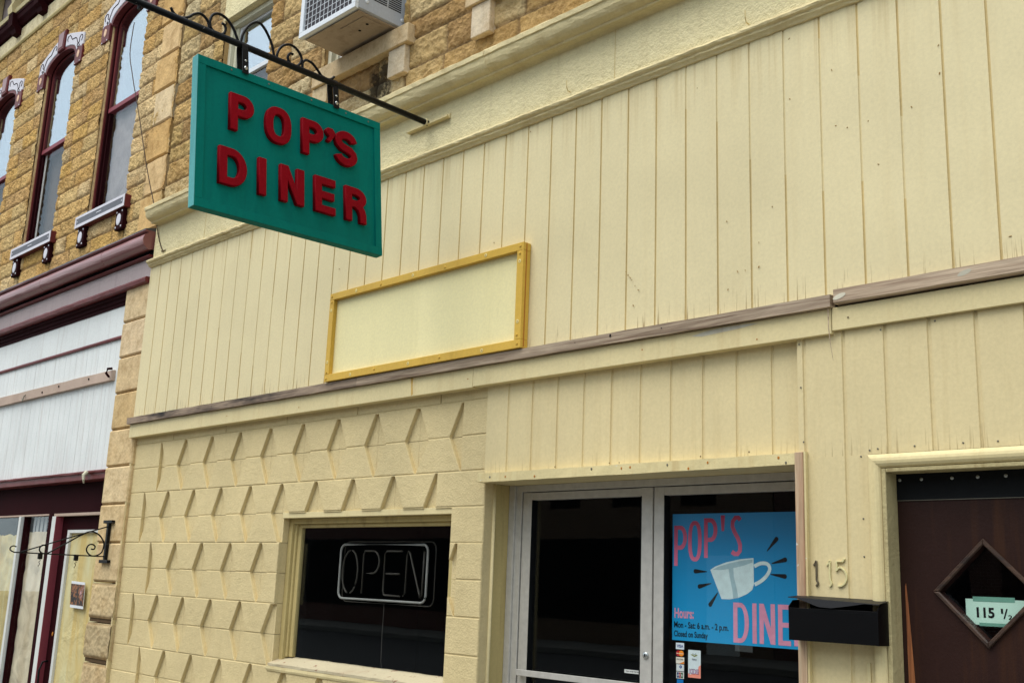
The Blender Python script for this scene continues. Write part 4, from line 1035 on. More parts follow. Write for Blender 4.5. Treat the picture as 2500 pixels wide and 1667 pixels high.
# top cornice of the neighbour
MB().extx([(.09, 7.845), (.03, 7.85), (.02, 7.868), (.03, 7.90), (.09, 7.905)], -8.5, -.23, .3, .002, 61).build('string_course', M['dirtyframe'], NB)
fz = MB(); fz.box(-8.5, -.23, .045, .2, 7.905, 8.09); fo = fz.build('frieze', M['smooth'], NB); colored(fo, lambda p: (214, 196, 152))
MB().extx([(.1, 8.11), (.02, 8.11), (.0, 8.14), (-.03, 8.17), (-.04, 8.22), (-.05, 8.23), (-.05, 8.255), (.1, 8.26)], -8.5, -.23, .5, 0, 62).build('architrave', M['maroon_d'], NB)
MB().extx([(.1, 8.261), (-.06, 8.261), (-.075, 8.30), (.1, 8.31)], -8.5, -.23, .5, 0, 63).build('cream_fillet', M['trim'], NB)
MB().box(-8.5, -.23, .05, .3, 8.31, 8.95).build('panel_band', M['mauve'], NB)
for bx in (-6.6, -5.55, -4.72, -3.9, -2.9, -1.9, -.6):
    b = MB(); b.extx([(.05, 8.0), (-.02, 8.01), (-.04, 8.06), (-.08, 8.09), (-.09, 8.26), (.05, 8.26)], bx - .07, bx + .07); b.build('console', M['maroon_d'], NB)
    b = MB(); b.extx([(.04, 8.262), (-.10, 8.262), (-.115, 8.34), (-.08, 8.44), (-.10, 8.60), (-.30, 8.80), (-.32, 8.86), (.04, 8.86)], bx - .07, bx + .07); b.build('console_scroll', M['trim'], NB)
MB().extx([(.3, 8.86), (-.40, 8.86), (-.48, 8.95), (-.50, 9.1), (.3, 9.12)], -8.5, -.2, 1, 0, 64).build('top_cornice', M['maroon'], NB)

# ================================================================ THINGS ON THE FRONT
# --- hanging sign -----------------------------------------------------------
hs = thing('hanging_sign', 'teal hanging board with raised red letters, below the black iron bar', 'sign', (3.6, -1.0316, 4.2443))
hs.rotation_euler = (0.0351, -0.0827, 0.0299)
SWD, SHT, STH = 1.2437, .8566, .0564
def sbuild(mb, name, mat, parent=hs, bevel=0.0, smooth=False):
    me = bpy.data.meshes.new(name); me.from_pydata(mb.v, [], mb.f); me.update()
    import bmesh as _b
    bm = _b.new(); bm.from_mesh(me); _b.ops.recalc_face_normals(bm, faces=bm.faces); bm.to_mesh(me); bm.free()
    o = bpy.data.objects.new(name, me); COL.objects.link(o); me.materials.append(mat); o.parent = parent
    if smooth:
        for p in me.polygons: p.use_smooth = True
    if bevel: md = o.modifiers.new('bevel', 'BEVEL'); md.width = bevel; md.segments = 2; md.limit_method = 'ANGLE'
    return o
hw_ = SWD / 2
pan = MB(); pan.box(-STH + .012, -.012, -hw_ + .03, hw_ - .03, -SHT + .03, -.03); sbuild(pan, 'panel', M['teal'])
fr = MB()
for (a0, a1, b0, b1) in ((-hw_, hw_, -.048, 0), (-hw_, hw_, -SHT, -SHT + .048)): fr.box(-STH, 0, a0, a1, b0, b1)
fr.box(-STH + .0008, -.0008, -hw_ + .0005, -hw_ + .047, -SHT + .0485, -.0485); fr.box(-STH + .0008, -.0008, hw_ - .047, hw_ - .0005, -SHT + .0485, -.0485)
sbuild(fr, 'frame', M['teal'], bevel=.0015)
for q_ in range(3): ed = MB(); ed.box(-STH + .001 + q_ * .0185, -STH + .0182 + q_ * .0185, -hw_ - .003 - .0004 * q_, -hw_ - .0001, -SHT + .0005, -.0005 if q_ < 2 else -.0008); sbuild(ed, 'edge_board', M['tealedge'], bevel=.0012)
def letter(ch, u0, u1, v0, v1, s):
    me = curve_mesh([(glyph(ch, u1 - u0, v1 - v0, s), 0, 0)], .010, .004, 'letter')
    # local x -> +y (along the board), local y -> z, local z(normal) -> +x
    R = Matrix(((0, 0, 1), (1, 0, 0), (0, 1, 0))).to_4x4()
    me.transform(R); me.transform(Matrix.Translation((-.012 + .0145, -hw_ + u0, -v1)))
    o = bpy.data.objects.new('letter', me); COL.objects.link(o); me.materials.clear(); me.materials.append(M['red']); o.parent = hs
    return o
for (ch, u0, u1, v0, v1) in (('P', .190, .338, .160, .374), ('O', .415, .583, .151, .368), ('P', .658, .806, .157, .372), ("'", .820, .890, .163, .250), ('S', .890, 1.052, .149, .366),
                             ('D', .131, .300, .487, .698), ('I', .374, .438, .484, .698), ('N', .514, .672, .483, .698), ('E', .746, .890, .483, .698), ('R', .962, 1.116, .487, .697)):
    letter(ch, u0, u1, v0, v1, .048)
for u in (.20, .44, .73, .98, 1.15):
    s_ = MB()
    for k in range(1): s_.disc(.0, -hw_ + u, -.022, .0055, .003, 8, ax='x')
    sbuild(s_, 'screw', M['screw'])
# the sign's hangers: strap loops over the bar, a part of the sign
BAR_Y = (-1.372, -.752)
for by in BAR_Y:
    yl = by + 1.0316
    st = MB()
    pts = [(.012, yl, -.02), (.008, yl, .06), (.004, yl, .13)] + [(-.025 + .026 * math.cos(a), yl, .150 + .026 * math.sin(a)) for a in [PI * t / 8 for t in range(9)]] + [(-.052, yl, .13), (-.046, yl, .06), (-.040, yl, -.02)]
    for k in range(len(pts) - 1):
        p, q_ = Vector(pts[k]), Vector(pts[k + 1]); t = (q_ - p).normalized(); nn = Vector((t.z, 0, -t.x)) * .0022; w2 = Vector((0, .019, 0))
        i = len(st.v); st.v += [tuple(v) for v in (p - nn - w2, p + nn - w2, p + nn + w2, p - nn + w2, q_ - nn - w2, q_ + nn - w2, q_ + nn + w2, q_ - nn + w2)]
        st.f += [(i, i + 1, i + 5, i + 4), (i + 1, i + 2, i + 6, i + 5), (i + 2, i + 3, i + 7, i + 6), (i + 3, i, i + 4, i + 7)]
        if k == 0: st.f.append((i, i + 1, i + 2, i + 3))
        if k == len(pts) - 2: st.f.append((i + 4, i + 5, i + 6, i + 7))
    so = sbuild(st, 'hanger_strap', M['iron'])
    bt = MB(); bt.disc(.010, yl, .058, .007, .006, 10, ax='x'); sbuild(bt, 'bolt', M['steel'], so)
    bt = MB(); bt.disc(.0135, yl, .012, .012, .006, 6, ax='x'); sbuild(bt, 'bolt', M['steel'], so)
# --- bar and scrolls
sb = thing('sign_bracket', 'black wrought iron bar with scrollwork bolted to the cream frieze, carrying the teal board', 'sign bracket', (3.575, -.02, 4.394))
MB().tube([(3.575, -.035, 4.395), (3.575, -1.0, 4.395), (3.575, -2.62, 4.395)], .0185, 18).build('bar', M['iron'], sb, smooth=True)
scrolls = [[(-1.813, 4.439), (-1.796, 4.416), (-1.768, 4.407), (-1.738, 4.411), (-1.707, 4.43), (-1.682, 4.456), (-1.653, 4.473), (-1.625, 4.471), (-1.601, 4.453), (-1.589, 4.427), (-1.589, 4.396)],
 [(-1.403, 4.4), (-1.424, 4.439), (-1.447, 4.474), (-1.48, 4.505), (-1.513, 4.519), (-1.545, 4.518), (-1.572, 4.5), (-1.584, 4.47), (-1.584, 4.439), (-1.572, 4.416), (-1.549, 4.406), (-1.517, 4.407), (-1.496, 4.422), (-1.49, 4.45), (-1.498, 4.468), (-1.515, 4.474)],
 [(-1.392, 4.405), (-1.386, 4.455), (-1.368, 4.501), (-1.342, 4.54), (-1.308, 4.567), (-1.278, 4.567), (-1.248, 4.544), (-1.221, 4.51), (-1.196, 4.468), (-1.177, 4.408)],
 [(-1.161, 4.401), (-1.158, 4.435), (-1.144, 4.473), (-1.119, 4.502), (-1.086, 4.519), (-1.05, 4.517), (-1.02, 4.499), (-0.999, 4.471), (-1.0, 4.441), (-1.019, 4.414), (-1.046, 4.404), (-1.072, 4.41), (-1.088, 4.433), (-1.086, 4.453), (-1.074, 4.468), (-1.056, 4.469)],
 [(-0.985, 4.404), (-0.989, 4.439), (-0.977, 4.462), (-0.956, 4.47), (-0.922, 4.465), (-0.891, 4.444), (-0.859, 4.416), (-0.848, 4.411), (-0.812, 4.408), (-0.784, 4.418), (-0.766, 4.44)]]
for sidx, sc in enumerate(scrolls):
    MB().tube([(3.575, y, z) for y, z in smooth_pts(sc)], .0078, 9).build('scroll', M['iron'], sb, smooth=True)
mp = MB(); mp.box(3.375, 3.775, -.022, -.0145, 4.378, 4.412); mp.box(3.375, 3.775, -.050, -.0225, 4.378, 4.384); mp.build('wall_plate', M['trim'], sb, bevel=.002)
MB().box(3.553, 3.597, -.060, -.0505, 4.372, 4.416).build('weld', M['trim'], sb, bevel=.006)
MB().tube([(3.755, -.0145, 4.394), (3.755, -.040, 4.394)], .011, 6).build('bolt', M['trim'], sb)
MB().tube([(3.575, -1.98, 4.380), (3.575, -1.98, 4.355)], .010, 8).build('hook_stub', M['iron'], sb)

# --- yellow blank sign board ------------------------------------------------
yb = thing('sign_board', 'blank pale yellow board in a mustard wooden frame, resting on the grey batten', 'sign board', (3.6, -.03, 2.80))
X0, X1, Z0_, Z1_ = 2.680, 4.513, 2.805, 3.408
MB().box(X0 + .01, X1 - .01, -.030, -.004, Z0_ + .01, Z1_ - .01).build('panel', M['board'], yb)
for (a, b_, c_, d_, nm) in ((X0, X1, Z1_ - .046, Z1_, 0), (X0, X1, Z0_, Z0_ + .048, 0), (X0 + .0005, X0 + .047, Z0_ + .0485, Z1_ - .0465, 0), (X1 - .050, X1 - .0005, Z0_ + .0485, Z1_ - .0465, 0)):
    MB().box(a, b_, -.060, -.0015, c_, d_).build('frame_strip', M['yellow'], yb, bevel=.0025)
MB().box(X1 + .0002, X1 + .003, -.038, -.033, Z0_ + .01, Z1_ - .004).build('frame_crack', M['rust'], yb)
for i, (sx, sz) in enumerate([(2.701, 3.386), (2.971, 3.385), (3.23, 3.381), (3.551, 3.385), (3.852, 3.381), (4.207, 3.387), (4.488, 3.387), (4.486, 3.345), (4.486, 3.30), (4.486, 2.955), (4.484, 2.880), (4.488, 2.830), (4.208, 2.826), (3.843, 2.831), (3.555, 2.829), (3.219, 2.831), (2.97, 2.825), (2.702, 2.825), (2.703, 2.868), (2.703, 2.937), (2.703, 3.291), (2.703, 3.346)]):
    putty = i in (1, 3, 5, 8, 9, 12, 14, 16, 19, 20)
    s_ = MB(); s_.disc(sx, -.0602, sz, .011 if putty else .0075, .0015 if putty else .005, 12); o = s_.build('screw', M['putty'] if putty else M['yellow'], yb)
    if putty: s2 = MB(); s2.disc(sx, -.0617, sz, .0035, .001, 8); s2.build('screw_hole', M['rust'], o)

# --- mailbox ------------------------------------------------------------------
mb_ = thing('mailbox', 'black metal wall mailbox with lid ajar, below the brass house digits', 'mailbox', (6.36, -.05, 1.372))
bx = MB(); x0, x1 = 6.165, 6.552
side = [(-.102, 1.373), (-.102, 1.503), (-.070, 1.520), (-.002, 1.528), (-.002, 1.373)]
m = MB(); m.extx([(-.102, 1.373), (-.102, 1.500), (-.0985, 1.500), (-.0985, 1.3765), (-.0045, 1.3765), (-.0045, 1.528), (-.001, 1.528), (-.001, 1.373)], x0, x1); m.build('body', M['black'], mb_, bevel=.001)
for (xa, xb) in ((x0 - .0004, x0 + .003), (x1 - .003, x1 + .0004)):
    m = MB(); m.extx([(-.1024, 1.3726), (-.1024, 1.506), (-.070, 1.530), (-.0008, 1.534), (-.0008, 1.3726)], xa, xb); m.build('side', M['black'], mb_, bevel=.001)
# lid: slopes from the wall forward, front flap with a scalloped tongue
lid = MB()
def lidpt(x, t):     # t: 0 at the wall, 1 at the front crease, >1 down the flap
    lift = .014 * (1 - (x - x0) / (x1 - x0)) + .002
    if t <= 1: return (x, -.002 - .095 * t, 1.541 + lift * .6 - .016 * t + lift * .5 * t)
    return (x, -.097 - .010 * (t - 1), 1.541 + lift * 1.1 - .016 - .030 * (t - 1))
cols_ = 26; rows_t = [0, .5, 1.0]
i0 = len(lid.v)
for ci_ in range(cols_ + 1):
    x = x0 - .004 + (x1 - x0 + .008) * ci_ / cols_; u = ci_ / cols_
    tongue = .10 + .90 * min(1, max(0, (u - .10) / .26)) * min(1, max(0, (.84 - u) / .34)) ** .9
    for t in rows_t + [1 + tongue * .5, 1 + tongue]: lid.v.append(lidpt(x, t))
for ci_ in range(cols_):
    for j in range(4): a = i0 + ci_ * 5 + j; lid.f.append((a, a + 1, a + 6, a + 5))
lo = lid.build('lid', M['lid'], mb_); md = lo.modifiers.new('th', 'SOLIDIFY'); md.thickness = .0014
ms_ = MB(); ms_.box(x0 + .03, x1 - .03, -.1030, -.1022, 1.488, 1.4895); ms_.build('crease', M['rubber'], mb_)

# --- house digits -------------------------------------------------------------
M['brass'] = paint('painted_over_brass', (212, 202, 152), .55, .05, (150, 120, 70), .3, .3, 200, .001, chips=(66, 56, 50), chip_amt=(48, .68))
def digit(pts_list, label, w_=.0075, mt='brass'):
    me = curve_mesh([([ribbon(smooth_pts(p, 3), w_)], 0, 0) for p in pts_list], .0022, .0012, 'digit'); stand(me, -.0024)
    c = sum((v.co for v in me.vertices), Vector()) / len(me.vertices); me.transform(Matrix.Translation(-c))
    o = bpy.data.objects.new('house_number', me); COL.objects.link(o); me.materials.clear(); me.materials.append(M[mt]); o.location = c
    o['label'] = label; o['category'] = 'house number'; o['group'] = 'digits above the mailbox'; return o
digit([[(6.226, 1.672), (6.236, 1.683), (6.239, 1.690), (6.239, 1.65), (6.239, 1.615), (6.245, 1.601), (6.236, 1.589)]], 'leftmost painted digit one, worn to dark metal, above the mailbox', mt='worn')
digit([[(6.286, 1.673), (6.297, 1.686), (6.300, 1.693), (6.299, 1.65), (6.300, 1.615), (6.306, 1.601), (6.296, 1.589)]], 'painted digit one between the other one and the five')
digit([[(6.330, 1.690), (6.331, 1.668), (6.328, 1.652), (6.340, 1.664), (6.353, 1.663), (6.368, 1.648), (6.374, 1.628), (6.366, 1.606), (6.350, 1.593), (6.334, 1.592)], [(6.330, 1.689), (6.345, 1.687), (6.358, 1.690), (6.366, 1.702)]], 'curvy painted digit five above the mailbox')

# --- neon sign (unlit) --------------------------------------------------------
ns = thing('neon_sign', 'unlit glass tube OPEN sign behind the dark window of the block wall', 'neon sign', (3.06, .22, 1.42))
def rrect(x0, x1, z0, z1, r, n=6):
    out = []
    for cx_, cz_, a0 in ((x1 - r, z1 - r, 0), (x0 + r, z1 - r, 90), (x0 + r, z0 + r, 180), (x1 - r, z0 + r, 270)):
        out += arc(cx_, cz_, r, r, a0, a0 + 90, n)
    return out
pts = rrect(2.632, 3.515, 1.418, 1.762, .045); pts = pts[-9:] + pts[:-9]; 
MB().tube([(x, .215, z) for x, z in pts] + [(pts[0][0], .215, pts[0][1] - .0)], .0075, 8).build('border_tube', M['tube'], ns, smooth=True)
pts2 = rrect(2.612, 3.535, 1.398, 1.782, .05); MB().tube([(x, .262, z) for x, z in pts2] + [(pts2[0][0], .262, pts2[0][1])], .004, 6).build('backing_wire', M['tubed'], ns)
def tl(p, r=.006): MB().tube([(x, .222, z) for x, z in p], r, 8).build('letter_tube', M['tubed'], ns, smooth=True)
tl([(2.735 + .082 * math.cos(a), 1.588 + .137 * math.sin(a)) for a in [math.radians(-78 + 336 * k / 30) for k in range(31)]])
tl([(2.872, 1.455), (2.872, 1.70), (2.885, 1.722), (2.97, 1.722)] + arc(2.972, 1.652, .066, .070, 90, -90, 10) + [(2.90, 1.582)])
tl([(3.262, 1.722), (3.11, 1.722), (3.092, 1.705), (3.092, 1.475), (3.105, 1.452), (3.262, 1.449)]); tl([(3.115, 1.583), (3.248, 1.583)])
tl([(3.292, 1.452), (3.31, 1.47), (3.312, 1.70), (3.322, 1.722), (3.338, 1.712), (3.445, 1.47), (3.458, 1.445), (3.470, 1.46), (3.475, 1.722)])
MB().tube([(3.09, .24, 1.40), (3.088, .24, 1.2), (3.093, .24, 1.05), (3.10, .25, .98)], .0028, 5).build('power_cord', M['cord'], ns)

# --- poster -------------------------------------------------------------------
def print_mat(name, top, bot, z0, z1):
    m, n, b = new_mat(name); g = zmask(n, z1, z0)
    n.links.new(mixc(n, g, lin(*bot), lin(*top)), b.inputs['Base Color']); b.inputs['Roughness'].default_value = .45; return m
M['pblue'] = print_mat('blue_poster_print', (0, 120, 172), (0, 152, 208), 1.32, 1.92)
M['ppink1'] = print_mat('rose_poster_lettering', (150, 22, 64), (220, 116, 150), 1.70, 1.90)
M['ppink2'] = flat('pale_pink_poster_lettering', (214, 146, 172), .5); M['pblack'] = flat('black_print', (14, 16, 20), .5)
M['cup'] = flat('cup_print_pale', (206, 228, 228), .5); M['cupd'] = flat('cup_print_shade', (162, 192, 198), .5); M['cupl'] = flat('cup_print_light', (206, 226, 224), .5)
PY = .286
po = thing('poster', 'bright blue poster with tilted white cup and pink lettering inside the glass panel', 'poster', (5.645, PY, 1.32))
MB().box(5.288, 6.030, PY, PY + .0012, 1.3165, 1.9185).build('sheet', M['pblue'], po)
def stroke_word(items, s):
    out = []
    for (ch, x0, x1, z0, z1) in items: out.append((glyph(ch, x1 - x0, z1 - z0, s), x0, z0))
    return out
me = curve_mesh(stroke_word([('P', 5.298, 5.375, 1.668, 1.862), ('O', 5.382, 5.462, 1.690, 1.884), ('P', 5.476, 5.553, 1.708, 1.896), ('i', 5.572, 5.596, 1.834, 1.908)], .0215)); stand(me, PY - .0008)
put('lettering', me, M['ppink1'], po)
me = curve_mesh([([ribbon([(5.682, 1.884), (5.672, 1.896), (5.655, 1.896), (5.640, 1.878), (5.638, 1.855), (5.648, 1.832), (5.668, 1.800), (5.680, 1.770), (5.679, 1.742), (5.666, 1.728), (5.648, 1.728), (5.634, 1.738)], .021)], 0, 0)]); stand(me, PY - .0008); put('lettering', me, M['ppink1'], po)
me = curve_mesh(stroke_word([('D', 5.640, 5.724, 1.326, 1.506), ('I', 5.743, 5.766, 1.328, 1.506), ('N', 5.780, 5.862, 1.329, 1.506), ('E', 5.877, 5.941, 1.329, 1.506), ('R', 5.957, 6.030, 1.330, 1.506)], .0225)); stand(me, PY - .0008); put('lettering', me, M['ppink2'], po)
me = text_mesh('Hours:', 5.302, 5.416, 1.420, 1.468, .03); stand(me, PY - .0008); put('lettering', me, M['ppink2'], po)
me = text_mesh('Mon - Sat: 6 a.m. - 2 p.m.', 5.300, 5.613, 1.366, 1.405, .022); stand(me, PY - .0008); put('lettering', me, M['pblack'], po)
me = text_mesh('Closed on Sunday', 5.300, 5.497, 1.325, 1.362, .022); stand(me, PY - .0008); put('lettering', me, M['pblack'], po)
def flatpoly(name, loops, mat, y, parent): me = curve_mesh([(loops, 0, 0)]); stand(me, y); return put(name, me, mat, parent)
cupo = flatpoly('cup', [[(5.512, 1.652), (5.54, 1.668), (5.60, 1.688), (5.68, 1.704), (5.752, 1.710), (5.753, 1.590), (5.744, 1.566), (5.715, 1.546), (5.67, 1.528), (5.62, 1.519), (5.575, 1.519)]], M['cup'], PY - .0008, po)
flatpoly('cup_rim', [[(5.524, 1.653), (5.56, 1.668), (5.62, 1.684), (5.70, 1.699), (5.747, 1.704), (5.747, 1.690), (5.70, 1.675), (5.63, 1.660), (5.57, 1.652)]], M['cupd'], PY - .0014, po)
flatpoly('cup_shade', [[(5.612, 1.680), (5.640, 1.680), (5.645, 1.62), (5.662, 1.56), (5.668, 1.529), (5.640, 1.521), (5.636, 1.56), (5.622, 1.62)]], M['cupd'], PY - .0012, po)
flatpoly('cup_handle', [ribbon(smooth_pts([(5.756, 1.672), (5.79, 1.686), (5.825, 1.684), (5.838, 1.662), (5.822, 1.632), (5.79, 1.606), (5.757, 1.590)], 3), .017)], M['cupl'], PY - .001, po)
drops = [((5.824, 1.741), (5.875, 1.796)), ((5.848, 1.686), (5.918, 1.704)), ((5.842, 1.638), (5.915, 1.630)), ((5.492, 1.643), (5.425, 1.644)), ((5.517, 1.589), (5.449, 1.573)), ((5.554, 1.548), (5.511, 1.491))]
for a, b_ in drops:
    A_, B_ = Vector(a), Vector(b_); t = (B_ - A_).normalized(); nn = Vector((-t.y, t.x)); r = .0105; an0 = math.atan2(nn.y, nn.x)
    pl = [tuple(A_ + nn * .002), tuple(A_ - nn * .002)] + [(B_.x + r * math.cos(an0 + PI + PI * k / 10), B_.y + r * math.sin(an0 + PI + PI * k / 10)) for k in range(11)]
    flatpoly('ink_drop', [pl], M['pblack'], PY - .0008, po)
# bottle-neck tape tab under the poster
tb = thing('tape_strip', 'clear tape strip stuck below the poster', 'tape', (5.70, PY, 1.30))
MB().box(5.648, 5.742, PY - .001, PY - .0004, 1.288, 1.316).build('strip', flat('dull_tape', (60, 64, 64), .3), tb)

# --- stickers on the glass ------------------------------------------------------
SY = .2665
def sticker(label, x0, x1, z0, z1, bgc, cat='sticker', group='small payment stickers on the glass'):
    o = thing('sticker', label, cat, ((x0 + x1) / 2, SY, z0), group)
    MB().box(x0, x1, SY - .0008, SY, z0, z1).build('backing', flat('sticker_' + str(len(bpy.data.materials)), bgc, .4), o); return o
xs0, xs1 = 5.326, 5.374
s1 = sticker('white card sticker with bold navy capitals, topmost in the column', xs0, xs1, 1.276, 1.306, (206, 216, 222))
me = text_mesh('VISA', xs0 + .006, xs1 - .004, 1.284, 1.298, .03); stand(me, SY - .0013); put('lettering', me, flat('navy_print', (20, 50, 120)), s1)
s2 = sticker('dark sticker with overlapping red and amber discs, second from top', xs0, xs1, 1.243, 1.272, (16, 18, 30))
flatpoly('red_disc', [sell(xs0 + .016, 1.2575, .0145, .0135, 24, 2)], flat('red_print', (170, 20, 30)), SY - .0012, s2)
flatpoly('amber_disc', [sell(xs1 - .0155, 1.2575, .0145, .0135, 24, 2)], flat('amber_print', (220, 130, 20)), SY - .0015, s2)
me = text_mesh('MasterCard', xs0 + .004, xs1 - .004, 1.2545, 1.2605, .02); stand(me, SY - .0019); put('lettering', me, flat('pale_print', (230, 220, 190)), s2)
s3 = sticker('white card sticker with an orange lower corner, third from top', xs0 + .001, xs1 + .001, 1.210, 1.240, (214, 210, 196))
flatpoly('corner', [[(xs0 + .02, 1.2102), (xs1 + .0008, 1.2102), (xs1 + .0008, 1.222)]], flat('orange_print', (216, 130, 40)), SY - .0012, s3)
me = text_mesh('DISCOVER', xs0 + .005, xs1 - .003, 1.226, 1.2335, .02); stand(me, SY - .0013); put('lettering', me, flat('grey_print', (90, 80, 76)), s3)
s4 = sticker('pale card sticker with a small blue round emblem, fourth from top', xs0 + .003, xs1, 1.176, 1.207, (196, 204, 204))
flatpoly('emblem', [sell(xs0 + .028, 1.196, .008, .0075, 20, 2)], flat('blue_print', (20, 70, 130)), SY - .0012, s4)
flatpoly('emblem_gap', [ribbon([(xs0 + .024, 1.190), (xs0 + .0275, 1.196), (xs0 + .024, 1.202)], .0018)], flat('pale_print2', (210, 214, 214)), SY - .0015, s4)
s5 = sticker('sticker with blue, red and green vertical bars, fifth from top', xs0 + .003, xs1, 1.142, 1.173, (200, 204, 200))
for (a, colr, chh) in ((.009, (20, 60, 110), 'J'), (.021, (150, 30, 44), 'C'), (.033, (30, 90, 50), 'B')):
    flatpoly('bar', [sell(xs0 + .0035 + a, 1.1575, .0055, .013, 20, 5)], flat('bar_print' + chh, colr), SY - .0012, s5)
    me = text_mesh(chh, xs0 + a, xs0 + .007 + a, 1.153, 1.162, .02); stand(me, SY - .0016); put('lettering', me, M['whitetrim'], s5)
s6 = sticker('plain bright blue square sticker at the foot of the column', xs0 + .007, xs1 - .004, 1.104, 1.138, (20, 110, 176))
kc = thing('window_card', 'tall white and salmon card reading KIDS! right of the sticker column', 'card', (5.432, SY, 1.152))
m = curve_mesh([([rrect(5.398, 5.470, 1.152, 1.278, .003, 3)], 0, 0)]); stand(m, SY - .0005); put('card', m, flat('card_white', (198, 212, 214), .4), kc)
flatpoly('salmon_area', [[(5.398, 1.152), (5.470, 1.152), (5.470, 1.212), (5.458, 1.205), (5.452, 1.175), (5.41, 1.165), (5.398, 1.172)]], flat('salmon_print', (226, 140, 120), .5), SY - .0009, kc)
me = text_mesh('KIDS!', 5.406, 5.460, 1.168, 1.192, .05); stand(me, SY - .0013); put('lettering', me, M['pblack'], kc)
me = text_mesh('KIDS!', 5.4075, 5.4585, 1.170, 1.190, .01); stand(me, SY - .0017); put('lettering', me, flat('lilac_print', (206, 176, 206)), kc)
flatpoly('green_swoosh', [[(5.413, 1.256), (5.423, 1.259), (5.434, 1.253), (5.445, 1.259), (5.453, 1.255), (5.434, 1.247)]], flat('olive_print', (126, 134, 76)), SY - .0012, kc)
flatpoly('smile', [ribbon([(5.424, 1.264), (5.429, 1.259), (5.439, 1.259), (5.444, 1.264)], .0016)], M['pblack'], SY - .0013, kc)
me = text_mesh('Safety', 5.420, 5.448, 1.229, 1.241, .02); stand(me, SY - .0013); put('lettering', me, flat('grey_print2', (110, 116, 126)), kc)
pl = thing('door_notice', 'narrow white notice strip low on the left glass door', 'notice', (5.085, .2665, 1.145))
MB().box(5.010, 5.118, .2657, .2665, 1.141, 1.158).build('strip', flat('notice_white', (214, 216, 212)), pl)
me = text_mesh('PUSH UPON THIS SIDE', 5.020, 5.108, 1.146, 1.1535, .02); stand(me, .2652); put('lettering', me, M['pblack'], pl)

# --- paper with 115 1/2 -----------------------------------------------------
np_ = thing('number_paper', 'pale green paper with 115 1/2 taped behind the diamond pane', 'paper sign', (6.915, DY + .036, 1.48))
YN = DY + .034
m, n, b = new_mat('pale_green_paper'); b.inputs['Base Color'].default_value = lin(190, 226, 208); M['greenp'] = m
MB().box(6.802, 7.032, YN, YN + .001, 1.468, 1.562).build('sheet', M['greenp'], np_)
MB().box(6.83, 6.985, YN - .0008, YN - .0003, 1.553, 1.571).build('tape', flat('green_tape', (110, 160, 142), .3), np_); MB().box(6.85, 6.985, YN - .0008, YN - .0003, 1.464, 1.476).build('tape', flat('green_tape2', (110, 160, 142), .3), np_)
me = text_mesh('115', 6.842, 6.908, 1.494, 1.532, .035); stand(me, YN - .001); put('lettering', me, M['pblack'], np_)
me = text_mesh('1', 6.932, 6.940, 1.512, 1.530, .02); me2 = text_mesh('/', 6.940, 6.957, 1.494, 1.530, .01); me3 = text_mesh('2', 6.958, 6.972, 1.492, 1.508, .02)
jm = join_meshes([me, me2, me3]); stand(jm, YN - .001); put('lettering', jm, M['pblack'], np_)

# --- air conditioner ------------------------------------------------------------
ac = thing('air_conditioner', 'white window air conditioner jutting out above a stone sill', 'air conditioner', (2.80, -.1, 5.258))
ax0, ax1, ay0, ay1, az0, az1 = 2.455, 3.118, -.345, .14, 5.258, 5.70
MB().box(ax0 + .004, ax1 - .004, ay0 + .028, ay1, az0 + .006, az1).build('case', M['acgrey'], ac, bevel=.006)
f = MB(); f.box(ax0, ax1, ay0, ay0 + .03, az0, az0 + .038); f.box(ax0, ax1, ay0, ay0 + .03, az1 - .038, az1); f.box(ax0, ax0 + .042, ay0 + .0003, ay0 + .03, az0 + .0385, az1 - .0385); f.box(ax1 - .042, ax1, ay0 + .0003, ay0 + .03, az0 + .0385, az1 - .0385)
f.build('front_frame', M['plast'], ac, bevel=.002)
MB().box(ax0 + .04, ax1 - .04, ay0 + .020, ay0 + .0275, az0 + .035, az1 - .035).build('fins', M['fins'], ac)
g = MB()
nxg = 12
for k in range(1, nxg): x = ax0 + .042 + (ax1 - ax0 - .084) * k / nxg; g.box(x - .0016, x + .0016, ay0 + .008, ay0 + .011, az0 + .036, az1 - .036)
for k in range(1, 8): z = az0 + .038 + (az1 - az0 - .076) * k / 8; g.box(ax0 + .04, ax1 - .04, ay0 + .0112, ay0 + .0138, z - .0014, z + .0014)
g.build('guard_grid', M['plast'], ac)
# side panel with louvres
MB().box(ax1 - .0035, ax1 + .001, ay0 + .031, ay1 - .005, az0 + .010, az1 - .004).build('side_panel', M['acgrey'], ac, bevel=.0015)
lv = MB()
for k in range(16):
    z = az0 + .110 + k * .0155
    for (ya, yb_) in ((ay0 + .135, ay0 + .262), (ay0 + .275, ay0 + .385)):
        lv.box(ax1 + .0012, ax1 + .0022, ya, yb_, z, z + .0085)
lv.build('louvre', M['dark'], ac)
for (yy, zz) in ((ay0 + .095, az0 + .075), (ay0 + .40, az0 + .062)):
    s_ = MB(); s_.disc(ax1 + .001, yy, zz, .014, .004, 12, ax='x'); s_.build('screw', M['plast'], ac, smooth=True)
rv = MB(); rv.box(ax1 + .0012, ax1 + .006, ay0 + .42, ay0 + .428, az0 + .06, az1 - .02); rv.build('edge_rib', M['plast'], ac)
bt = MB(); bt.box(ax0 + .02, ax1 - .02, ay0 + .045, ay1 - .01, az0 - .004, az0 + .0055); bt.build('base_pan', M['acbot'], ac, bevel=.003)
bt = MB(); bt.prism([(ax0 + .35, 0), (ax1 - .05, 0), (ax1 - .05, .17), (ax0 + .42, .17), (ax0 + .35, .1)], 0, .005)
bt.v = [(x, ay0 + .11 + z, az0 - .0045 - y) for (x, y, z) in bt.v]; bt.build('pan_recess', M['acbot'], ac, bevel=.002)
